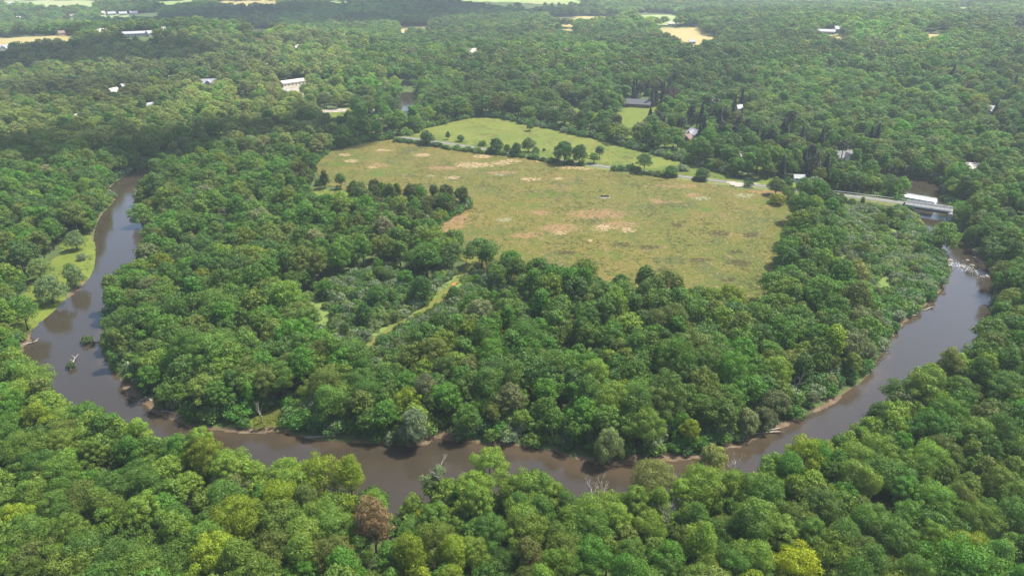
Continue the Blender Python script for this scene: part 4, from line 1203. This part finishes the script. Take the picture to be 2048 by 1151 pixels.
for pl, n, sc, tn, where in ((SCRUB, 820, (.5, 1.3), [T_SILVER, T_MID, T_LIGHT, T_BLUE, T_SILVER, T_OLIVE], 'scrub'), (SCRUB_R, 760, (.6, 1.6), [T_SILVER, T_LIGHT, T_LIGHT, T_SILVER, T_MID, T_PALE], 'scrub')):
    lo, hi = pl.min(0), pl.max(0); c = rh.uniform(lo, hi, (n * 3, 2)); c = c[inside(pl, c[:, 0], c[:, 1])][:n]
    d = dist_line(TRAIL, c[:, 0], c[:, 1])
    gap = wob(c[:, 0], c[:, 1], 16)
    for k in range(len(c)):
        if d[k] < 3.0 or gap[k] > .58: continue
        sh.append((c[k, 0], c[k, 1], rh.uniform(*sc), np.array(tn[int(rh.integers(len(tn)))]) * rh.uniform(.8, 1.2), where))
lo, hi = THICKET.min(0), THICKET.max(0); c = rh.uniform(lo, hi, (260, 2)); c = c[inside(THICKET, c[:, 0], c[:, 1])]
cvs = gpl([(490, 838), (510, 816), (540, 808), (580, 808), (590, 836)]); along(cvs, 2.2, 0, (.8, 1.4), GRN, 'thicket', 1.2)
for q in c: sh.append((q[0], q[1], rh.uniform(.7, 1.6), np.array([T_MID, T_OLIVE, T_SILVER, T_LIGHT][int(rh.integers(4))]) * rh.uniform(.8, 1.1), 'thicket'))
SX = np.array([(s[0], s[1]) for s in sh]); SR = river_d(SX[:, 0], SX[:, 1]); RDd = dist_line(ROAD, SX[:, 0], SX[:, 1])
ok = (SR < -1.0) & (RDd > np.array([3.2 if s[4] == 'hedge' else 5.2 for s in sh]))
for nm_ in ('left_bank', 'thicket', 'bank_cove'): ok &= ~inside(GRASS[nm_], SX[:, 0], SX[:, 1])
inm = inside(MEADOW, SX[:, 0], SX[:, 1]); ok &= ~(inm & np.array([s[4] != 'hedge' for s in sh]))
sz_ = gz(SX[:, 0], SX[:, 1])
spx, spy, sdp = project(SX[:, 0], SX[:, 1], sz_ + 1)
LONEB = [(1553, 408, 32, 22, (.20, .22, .02), 'bright yellow green round bush at the right corner of the meadow'), (965, 291, 18, 9, T_DARK, 'dark low bush standing alone on the pasture'),
         (1365, 341, 23, 11, T_SILVER, 'flat grey green bush alone on the pasture'), (1262, 341, 19, 14, T_DARK, 'dark bush left of the lone round crowned tree'),
         (1240, 339, 13, 8, T_DARK, 'tiny dark bush at the roadside left of the dark bush'), (1497, 373, 18, 12, T_DARK, 'dark bush between the gravel turnout and the meadow'),
         (1088, 302, 7, 6, T_DARK, 'tiny dark bush out on the pasture'), (340, 0, 0, 0, T_DARK, ''), (142, 545, 20, 18, T_MID, 'small bush on the waterside rim of the left bank grass'),
         (165, 520, 16, 14, T_SILVER, 'small grey bush in the middle of the left bank grass'), (660, 402, 9, 8, T_DARK, 'tiny dark bush in the small pale thicket clearing'), (650, 408, 8, 7, T_DARK, 'tinier dark bush left in the thicket clearing')]
for j, (bx, by, wpx, hpx, tn, lab) in enumerate(LONEB):
    if not lab: continue
    q = gp(bx, by, 0); z = float(gz(q[0], q[1])[0]); _, _, d = project(q[0], q[1], z)
    tm, cm, R, h = SHRUB[j % 6]; wm = wpx * d / FPX; hm = hpx * d / FPX * 1.05
    o = tag(empty('shrub', (q[0], q[1], z), j * 2.1, (wm / 2 / R, wm / 2 / R, hm / h)), lab, 'bush', 'single bushes in the open')
    link('trunk', tm, o); c = link('crown', cm, o); c['tint'] = [float(v) for v in tn]
vis = ok & (spx > 5) & (spx < 2043) & (spy > 5) & (spy < 1145)
pick = []
for wh, n in (('bank', 95), ('hedge', 60), ('scrub', 85)):
    cand = [i for i in range(len(sh)) if vis[i] and sh[i][4] == wh and (wh != 'bank' or SR[i] > -5.5)]
    cand.sort(key=lambda i: -sh[i][2] / sdp[i]); pick += cand[:n]
pset = set(pick)
for wh, txt in (('bank', 'leafy bush overhanging the inner river bank'), ('hedge', 'low bush in the roadside hedge between the meadows'), ('scrub', 'bush in the open scrub')):
    L = sorted([i for i in pick if sh[i][4] == wh], key=lambda i: spx[i])
    for n, i in enumerate(L):
        tm, cm, R, h = SHRUB[i % 6]; s = sh[i][2]
        o = empty('shrub', (SX[i, 0], SX[i, 1], sz_[i] - .05), i * 1.3, (s, s, s * (.85 + .3 * ((i * 37) % 10) / 10)))
        tag(o, '%s %s, %s from the left' % (tone(sh[i][3]), txt, ordinal(n + 1)), 'bush', {'bank': 'bushes along the inner bank', 'hedge': 'bushes of the roadside hedge', 'scrub': 'bushes of the open scrub'}[wh])
        link('trunk', tm, o); c = link('crown', cm, o); c['tint'] = [float(v) for v in sh[i][3]]
rs2 = [i for i in range(len(sh)) if ok[i] and i not in pset]
shc = hidden_collection('shrub_kinds', [joined(t, c, 'shrub_mass') for (t, c, R, h) in SHRUB])
ss = np.array([sh[i][2] for i in rs2])
scatter('undergrowth', np.stack([SX[rs2, 0], SX[rs2, 1], sz_[rs2] - .05], 1), rh.uniform(0, 6, len(rs2)), np.stack([ss, ss, ss * rh.uniform(.85, 1.2, len(ss))], 1), np.array([sh[i][3] for i in rs2]), rh.integers(0, 6, len(rs2)), shc,
        label='tangled green undergrowth along the banks, scrub and wood edges', cat='undergrowth')

# weeds and tufts over the meadow
wd = rh.uniform(MEADOW.min(0), MEADOW.max(0), (26000, 2)); wd = wd[inside(MEADOW, wd[:, 0], wd[:, 1])]
w2 = rh.uniform(FIELD2.min(0), FIELD2.max(0), (9000, 2)); w2 = w2[inside(FIELD2, w2[:, 0], w2[:, 1]) & (dist_line(ROAD, w2[:, 0], w2[:, 1]) > 5)]
wl = []
for k in ('left_bank', 'thicket', 'bank_cove'):
    c = rh.uniform(GRASS[k].min(0), GRASS[k].max(0), (1800, 2)); wl.append(c[inside(GRASS[k], c[:, 0], c[:, 1])])
wl = np.concatenate(wl)
wa = np.concatenate([wd, w2, wl])
pt = patches(wa[:, 0], wa[:, 1])
kp = rh.uniform(0, 1, len(wa)) > np.maximum(pt['dry'], pt['red']) * 1.6
kp &= rh.uniform(0, 1, len(wa)) < .28 + .8 * wob(wa[:, 0], wa[:, 1], 18)
wa = wa[kp]; n = len(wa)
WT = np.array([(.12, .13, .022), (.145, .125, .03), (.10, .12, .018), (.155, .11, .035), (.19, .15, .06)])
wi = rh.integers(0, 5, n); gl = (wa[:, 1] < 330); wi[gl] = rh.choice([0, 2], gl.sum())
wt = WT[wi] * rh.uniform(.75, 1.15, (n, 1))
wsz = rh.uniform(.5, 1.3, n)
scatter('meadow_weeds', np.stack([wa[:, 0], wa[:, 1], np.full(n, .12)], 1), rh.uniform(0, 6, n), np.stack([wsz, wsz, wsz * rh.uniform(.2, .5, n)], 1), wt, rh.integers(0, 5, n), hidden_collection('weed_kinds', [c for (t, c, R, h) in WEED]),
        label='tufts of rough grass and weeds over the open meadow', cat='weeds')

# ------------------------------------------------------------------ houses
_mc = {}
def colmat(name, c, rough=.8):
    k = (name, c)
    if k not in _mc: _mc[k] = simple(name, c, rough, .10, .8)
    return _mc[k]


M_GLASS = simple('window_glass', (.05, .06, .07), .15, .1, 1.0, spec=.6)
M_DOOR = simple('door_paint', (.25, .12, .07), .6, .1, 1.0)


def house(q, w, d, hw, turn, wc, rc_, kind, label):
    z = float(ht(q[0], q[1]))
    face = math.atan2(q[0], q[1])
    o = tag(empty(kind if kind != 'building' else 'long_building', (q[0], q[1], z), -face + turn), label, kind)
    mw, mr = colmat('wall_paint', wc), colmat('roofing', rc_, .6)
    rise = min(d * .38, 4.2) if kind not in ('barn', 'building') else d * .22
    ov = .5
    m = MB(); m.box((0, 0, hw / 2 - .3), (w, d, hw + .6))
    m.add([(-w / 2, -d / 2, hw), (-w / 2, d / 2, hw), (-w / 2, 0, hw + rise)], [(0, 1, 2)]); m.add([(w / 2, -d / 2, hw), (w / 2, d / 2, hw), (w / 2, 0, hw + rise)], [(2, 1, 0)])
    m.build('wall', mw, o)
    a = w / 2 + ov; b = d / 2 + ov; e = hw - ov * rise / (d / 2) + .05; t = .22; r = hw + rise + .06
    m = MB()
    V = [(-a, -b, e), (a, -b, e), (a, 0, r), (-a, 0, r), (a, b, e), (-a, b, e)]
    V += [(x, y, zz_ + t) for (x, y, zz_) in V]
    m.add(V, [(6, 7, 8, 9), (9, 8, 10, 11), (1, 0, 3, 2), (2, 3, 5, 4), (0, 1, 7, 6), (4, 5, 11, 10), (1, 2, 8, 7), (2, 4, 10, 8), (3, 0, 6, 9), (5, 3, 9, 11)])
    if 'gable' in label and kind == 'house':      # cross gable toward the front
        g = w * .22; yb = -d / 2 - 1.2; rr = hw + rise * .82
        m.add([(-g, yb - .4, hw), (0, yb - .4, rr), (g, yb - .4, hw), (-g, 0, hw), (0, 0, rr), (g, 0, hw), (-g, yb - .4, hw + t), (0, yb - .4, rr + t), (g, yb - .4, hw + t), (-g, 0, hw + t), (0, 0, rr + t), (g, 0, hw + t)],
              [(6, 7, 10, 9), (7, 8, 11, 10), (0, 6, 7, 1), (1, 7, 8, 2), (0, 3, 9, 6), (2, 8, 11, 5)])
    roof = m.build('roof', mr, o)
    if kind == 'house':
        m = MB(); m.box((w * .22, d * .12, hw + rise * .9), (.8, .8, 1.8)); m.build('chimney', colmat('chimney_brick', (.25, .13, .09)), roof)
    if 'gable' in label and kind == 'house':
        g = w * .22 - .25; yb = -d / 2 - 1.2; rr = hw + rise * .82
        m = MB(); m.add([(-g, yb, -.3), (g, yb, -.3), (g, yb, hw), (0, yb, rr - .25), (-g, yb, hw), (-g, 0, -.3), (g, 0, -.3), (g, 0, hw), (0, 0, rr - .25), (-g, 0, hw)], [(0, 1, 2, 3, 4), (1, 6, 7, 2), (5, 0, 4, 9)]); m.build('gable_wing', mw, o)
        fy = yb
    else: fy = -d / 2
    nwin = max(2, int(w / 4))
    for k in range(nwin):
        x = -w / 2 + (k + .5) * w / nwin
        yy_ = fy if abs(x) < w * .2 else -d / 2
        if kind in ('barn', 'shed') and k == nwin // 2:
            m = MB(); m.box((x, yy_ - .05, 1.2), (2.4, .1, 2.4)); m.build('door', M_DOOR, o); continue
        if k == nwin // 2:
            m = MB(); m.box((x, yy_ - .05, 1.05), (1.1, .1, 2.1)); m.build('door', M_DOOR, o); continue
        m = MB(); m.box((x, yy_ - .04, 1.6), (1.4, .08, 1.2)); m.build('window', M_GLASS, o)
    return o


for h, c in zip(HOUSES, HXY):
    house(c, h[2], h[3], h[4], h[5], h[6], h[7], h[8], h[9])

# ------------------------------------------------------------------ bare trees, fallen logs, river rocks


def snag_mesh(seed, H, spread, depth=4):
    rng = np.random.default_rng(seed); m = MB()

    def grow(p, d, L, r, lev):
        q = p + d * L * .5 + Vector(rng.normal(0, .05 * L, 3)); e = p + d * L
        m.tube([p, q, e], [r, r * .8, r * .55], 6 if lev == 0 else 4)
        if lev >= depth: return
        for k in range(int(rng.integers(3, 5)) if lev == 0 else int(rng.integers(2, 4))):
            a = rng.uniform(0, 2 * PI); t = rng.uniform(.55, 1.0)
            side = Vector((math.cos(a), math.sin(a), rng.uniform(.0, .6))) * spread
            grow(p + d * L * t, (d + side).normalized(), L * rng.uniform(.5, .72), r * .52, lev + 1)
    grow(Vector((0, 0, -.4)), Vector((rng.normal(0, .06), rng.normal(0, .06), 1)).normalized(), H * .48, H * .02 + .06, 0)
    return m.mesh('bare_branches', M_DEAD, True)


SNAGS = [(425, 650, 12, .7, 'bare grey dead tree standing in the wooded peninsula at left'), (1322, 1050, 12, .6, 'bare brownish dead tree in the near wood, right of centre'),
         (1185, 1010, 14, .8, 'pale bare snag leaning over the near bank at the river'), (1588, 790, 11, .7, 'bare dark dead tree above the far bank right of the bright green tree'),
         (1470, 955, 13, .7, 'thin bare treetop on the near bank left of the lime waterside tree'), (1240, 850, 8, .9, 'low bare brown tree in the far bank thicket at centre'),
         (870, 985, 17, .55, 'tall sparse pale trunked tree on the near bank left of centre'), (525, 840, 8, .3, 'thin bare pole tree behind the green cove on the far bank'),
         (340, 415, 9, .7, 'bare grey tree on the right bank at the upper left bend')]
for k, (a, b, H, sp, lab) in enumerate(SNAGS):
    q = gp(a, b, 4 if b > 900 else 1); z = float(gz(q[0], q[1])[0])
    m = snag_mesh(900 + k, H, sp)
    o = tag(empty('bare_tree', (q[0], q[1], z)), lab, 'dead tree')
    link('branches', m, o)
    if 'sparse' in lab:
        for e, (dx, dy, dz, sc) in enumerate([(1.2, .4, 10.5, 1.0), (-1.3, -.6, 8.4, 1.15), (.3, 1.2, 7.2, 1.2), (-.9, .8, 5.4, 1.3), (1.1, -.9, 4.6, 1.4)]):
            c = link('leaf_clump', SHRUB[e][1], o, (dx, dy, dz)); c.scale = (sc * .8, sc * .8, sc * .7); c['tint'] = [.13, .18, .06]

LOGS = [(146, 727, 7.5, 1.9, 'broken log lying in the river at left with a green tuft'), (300, 800, 8, 2.6, 'bleached log pile branch at the inner bank, left side'),
        (285, 782, 8, 2.2, 'bleached fallen tree slanting into the river above the log pile'), (345, 826, 7, 2.9, 'pale drift log on the mud bank, left side'), (362, 832, 4.5, .8, 'forked pale branch sticking out of the water below the mud bank'),
        (400, 838, 9, 2.7, 'long dead branch lying along the water under the inner bank willows'), (190, 684, 7, .1, 'leafy bough fallen into the river at the left bend'),
        (878, 862, 10, .05, 'pale log across the small sandy cove at the bank centre'), (868, 868, 7, .4, 'second pale log in the small sandy cove at the bank centre'), (640, 874, 8, 0.0, 'pale log under the bank left of centre'),
        (1522, 862, 11, .16, 'long pale log on the muddy edge of the right inner bank'), (1530, 866, 9, .1, 'lower long pale log on the muddy edge of the right inner bank'),
        (1855, 618, 6, .5, 'pale log beached at the upper right bend'), (1825, 632, 5, .3, 'short pale log beached left of the upper right bend'), (55, 688, 6, .6, 'pale driftwood on the outer bank at far left'),
        (1955, 545, 8, 2.6, 'grey driftwood log stranded on the rapids at right'), (1975, 528, 6, 2.4, 'second grey driftwood log stranded above the rapids')]
for k, (a, b, L, rz, lab) in enumerate(LOGS):
    q = gp(a, b, -1.0); rng = np.random.default_rng(950 + k); m = MB()
    zt = 1.1 if 'slanting' in lab or 'forked' in lab else .35
    c, s = math.cos(rz), math.sin(rz)
    m.tube([(-c * L / 2, -s * L / 2, -.1), (0, 0, .18 + rng.uniform(0, .1)), (c * L / 2, s * L / 2, zt)], [.30, .24, .12], 7)
    for t in (.1, .25, .38, .46):
        a2 = rz + rng.choice([-1, 1]) * rng.uniform(.5, 1.1); l2 = L * rng.uniform(.14, .3)
        p = (c * L * t, s * L * t, .25)
        m.tube([p, (p[0] + math.cos(a2) * l2 * .5, p[1] + math.sin(a2) * l2 * .5, .5 + rng.uniform(0, .4)), (p[0] + math.cos(a2) * l2, p[1] + math.sin(a2) * l2, .7 + rng.uniform(0, .9))], [.12, .08, .03], 5)
    o = tag(empty('fallen_log', (q[0], q[1], -.95)), lab, 'log')
    m.build('wood', M_DEAD, o, True)
    if 'tuft' in lab or 'leafy' in lab:
        tm, cm, R, h = SHRUB[k % 6]
        e = link('leaves', cm, o, (-c * L * .35, -s * L * .35 , -.1)); e.scale = (.7, .7, .75) if 'tuft' in lab else (1.1, 1.1, .9); e['tint'] = [.07, .11, .03]

# rapids: stones breaking the surface and white water round them
rr_ = np.random.default_rng(77)
bm = bmesh.new()
A_, B_ = gp(1893, 528, -1), gp(1978, 548, -1)
for k in range(380):
    t = rr_.uniform(0, 1) ** 1.0; p = A_ + (B_ - A_) * t; n_ = np.array([-(B_ - A_)[1], (B_ - A_)[0]]) / np.linalg.norm(B_ - A_)
    p = p + n_ * rr_.normal(0, 2.4) + n_ * (2.2 * math.sin(t * 5))
    w_ = rr_.uniform(.04, .16); l_ = w_ * rr_.uniform(1.0, 2.4); a = rr_.normal(-1.2, .5)
    pts = []
    for q in range(6):
        th_ = q * PI / 3; x_, y_ = math.cos(th_) * l_ * rr_.uniform(.7, 1.2), math.sin(th_) * w_ * rr_.uniform(.7, 1.2)
        pts.append(bm.verts.new((p[0] + x_ * math.cos(a) - y_ * math.sin(a), p[1] + x_ * math.sin(a) + y_ * math.cos(a), -.965 + rr_.uniform(0, .05))))
    top = bm.verts.new((p[0], p[1], -.86 + rr_.uniform(0, .12)))
    for q in range(6): bm.faces.new((pts[q], pts[(q + 1) % 6], top))
me = bpy.data.meshes.new('white_water'); bm.to_mesh(me); bm.free(); me.materials.append(M_FOAM)
tag(link('white_water', me), 'white foam where the river breaks over the rapids', 'foam', None, 'stuff')
ROCKS = [(1900, 520, .9), (1925, 533, 1.1), (1945, 530, .8), (1962, 545, 1.3), (1974, 552, 1.2), (1950, 515, .9), (1935, 520, .7), (1984, 540, 1.5), (1845, 446, .6), (1834, 447, .5)]
for k, (a, b, s) in enumerate(ROCKS):
    q = gp(a, b, -1.0); rng = np.random.default_rng(50 + k); bm = bmesh.new(); bmesh.ops.create_icosphere(bm, subdivisions=2, radius=1)
    for v in bm.verts: v.co *= 1 + .18 * math.sin(v.co.x * 3 + k) * math.sin(v.co.y * 4) + rng.uniform(-.06, .06)
    for v in bm.verts: v.co = Vector((v.co.x * s * 1.3, v.co.y * s, v.co.z * s * .45))
    me = bpy.data.meshes.new('river_rock'); bm.to_mesh(me); bm.free(); me.materials.append(M_ROCK)
    o = link('river_rock', me, None, (q[0], q[1], -1.0)); o.rotation_euler = (0, 0, k * 1.1)
    wh = 'below the road bridge' if k > 7 else 'in the rapids at right'
    tag(o, 'wet brown rock %s, %s from the left' % (wh, ordinal(1 + sorted([r[0] for r in (ROCKS[8:] if k > 7 else ROCKS[:8])]).index(a))), 'rock', 'rocks breaking the river')

q = gp(1210, 395); o = tag(empty('brush_pile', (q[0], q[1], .05)), 'small heap of white boards and dark brush lying alone in the meadow', 'brush pile')
m = MB()
for k in range(7): m.box((-2.4 + k * .8, -.7 + .2 * math.sin(k * 2), .14 + .05 * (k % 3)), (1.1, .35, .10), k * .7)
m.build('boards', colmat('board_paint', (.55, .54, .50)), o)
for k in range(3):
    c = link('brush', SHRUB[k][1], o, (-1.6 + 1.6 * k, .7, 0)); c.scale = (.45, .4, .4); c['tint'] = [.05, .055, .025]

# ------------------------------------------------------------------ sky, sun, clouds, haze
SUN_EL, SUN_AZ = math.radians(61), math.radians(66)      # azimuth clockwise from +Y (the view direction): light from the right, a little beyond
sdir = Vector((math.sin(SUN_AZ) * math.cos(SUN_EL), math.cos(SUN_AZ) * math.cos(SUN_EL), math.sin(SUN_EL)))
wd_ = bpy.data.worlds.new('World'); SC.world = wd_; wd_.use_nodes = True
nt = wd_.node_tree; bg = nt.nodes['Background']
sk = nt.nodes.new('ShaderNodeTexSky'); sk.sky_type = 'NISHITA'; sk.sun_disc = False
sk.sun_elevation = SUN_EL; sk.sun_rotation = SUN_AZ; sk.altitude = 200; sk.air_density = 1.0; sk.dust_density = 2.0
nt.links.new(sk.outputs[0], bg.inputs[0]); bg.inputs[1].default_value = .15
sl = bpy.data.lights.new('sun', 'SUN'); sl.energy = 5.0; sl.angle = math.radians(.53); sl.color = (1.0, .945, .85)
so = bpy.data.objects.new('sun', sl); COL.objects.link(so); so.rotation_euler = sdir.to_track_quat('Z', 'Y').to_euler(); so.location = (200, 100, 600)

cm_, cnt, CN = mat('cloud')
out = CN('ShaderNodeOutputMaterial'); df = CN('ShaderNodeBsdfDiffuse', inp={'Color': (.9, .9, .9, 1)}); tp = CN('ShaderNodeBsdfTransparent'); mx = CN('ShaderNodeMixShader', inp={'Fac': .55})
cnt.links.new(tp.outputs[0], mx.inputs[1]); cnt.links.new(df.outputs[0], mx.inputs[2]); cnt.links.new(mx.outputs[0], out.inputs[0])


def cloud(shadow_px, rad, alt, seed, lab):
    """a fair-weather cloud whose shadow lies along a traced line on the ground"""
    rng = np.random.default_rng(seed); bm = bmesh.new()
    P = gpl(shadow_px)
    c0 = P.mean(0); base = Vector((c0[0], c0[1], 0)) + sdir * (alt / sdir.z)
    Q, _ = resample(P, np.zeros(len(P)), rad * .5)
    for p in Q:
        for k in range(3):
            o = rng.normal(0, .28, 2) * rad; r = rad * rng.uniform(.55, .95)
            mtx = Matrix.Translation((p[0] - c0[0] + o[0], p[1] - c0[1] + o[1], rng.uniform(0, .15) * rad)) @ Matrix.Diagonal((r, r * .8, r * .34, 1))
            bmesh.ops.create_icosphere(bm, subdivisions=2, radius=1, matrix=mtx)
    for v in bm.verts:
        f = .10 * rad
        v.co += Vector((math.sin(v.co.y / rad * 5 + v.co.z / rad * 9), math.sin(v.co.x / rad * 6 + 1), max(-.2, math.sin(v.co.x / rad * 5) * math.sin(v.co.y / rad * 7)))) * f
    me = bpy.data.meshes.new('cloud'); bm.to_mesh(me); bm.free(); me.materials.append(cm_)
    me.polygons.foreach_set('use_smooth', np.ones(len(me.polygons), bool))
    o = link('cloud', me, None, base); o['kind'] = 'structure'; o['label'] = lab
    return o


cloud([(-60, 335), (120, 322), (280, 325), (450, 292), (600, 275), (680, 262)], 44, 620, 1, 'white cloud shading the dark band of woods at left')
cloud([(-100, 150), (60, 140), (200, 132), (300, 124)], 80, 700, 2, 'white cloud shading the far left slope')
cloud([(330, 52), (480, 46), (640, 40), (800, 36), (960, 34), (1050, 34)], 170, 800, 3, 'white cloud shading the far ridge')

hz, hnt, HN = mat('haze')
out = HN('ShaderNodeOutputMaterial'); pv = HN('ShaderNodeVolumePrincipled', inp={'Color': (.80, .92, 1, 1), 'Density': .00013, 'Anisotropy': .1})
hnt.links.new(pv.outputs[0], out.inputs['Volume'])
m = MB(); m.box((0, 2500, 66), (16000, 12000, 140)); o = m.build('haze', hz); o['kind'] = 'stuff'; tag(o, 'pale summer haze over the far woods and fields', 'haze')

# ------------------------------------------------------------------ render settings
SC.render.engine = 'CYCLES'
SC.view_settings.view_transform = 'Standard'; SC.view_settings.look = 'None'
SC.view_settings.exposure = .95; SC.view_settings.gamma = 1
cy = SC.cycles
cy.max_bounces = 5; cy.diffuse_bounces = 2; cy.glossy_bounces = 2; cy.transmission_bounces = 3; cy.volume_bounces = 0; cy.transparent_max_bounces = 8
cy.use_denoising = True
cy.sample_clamp_indirect = 4
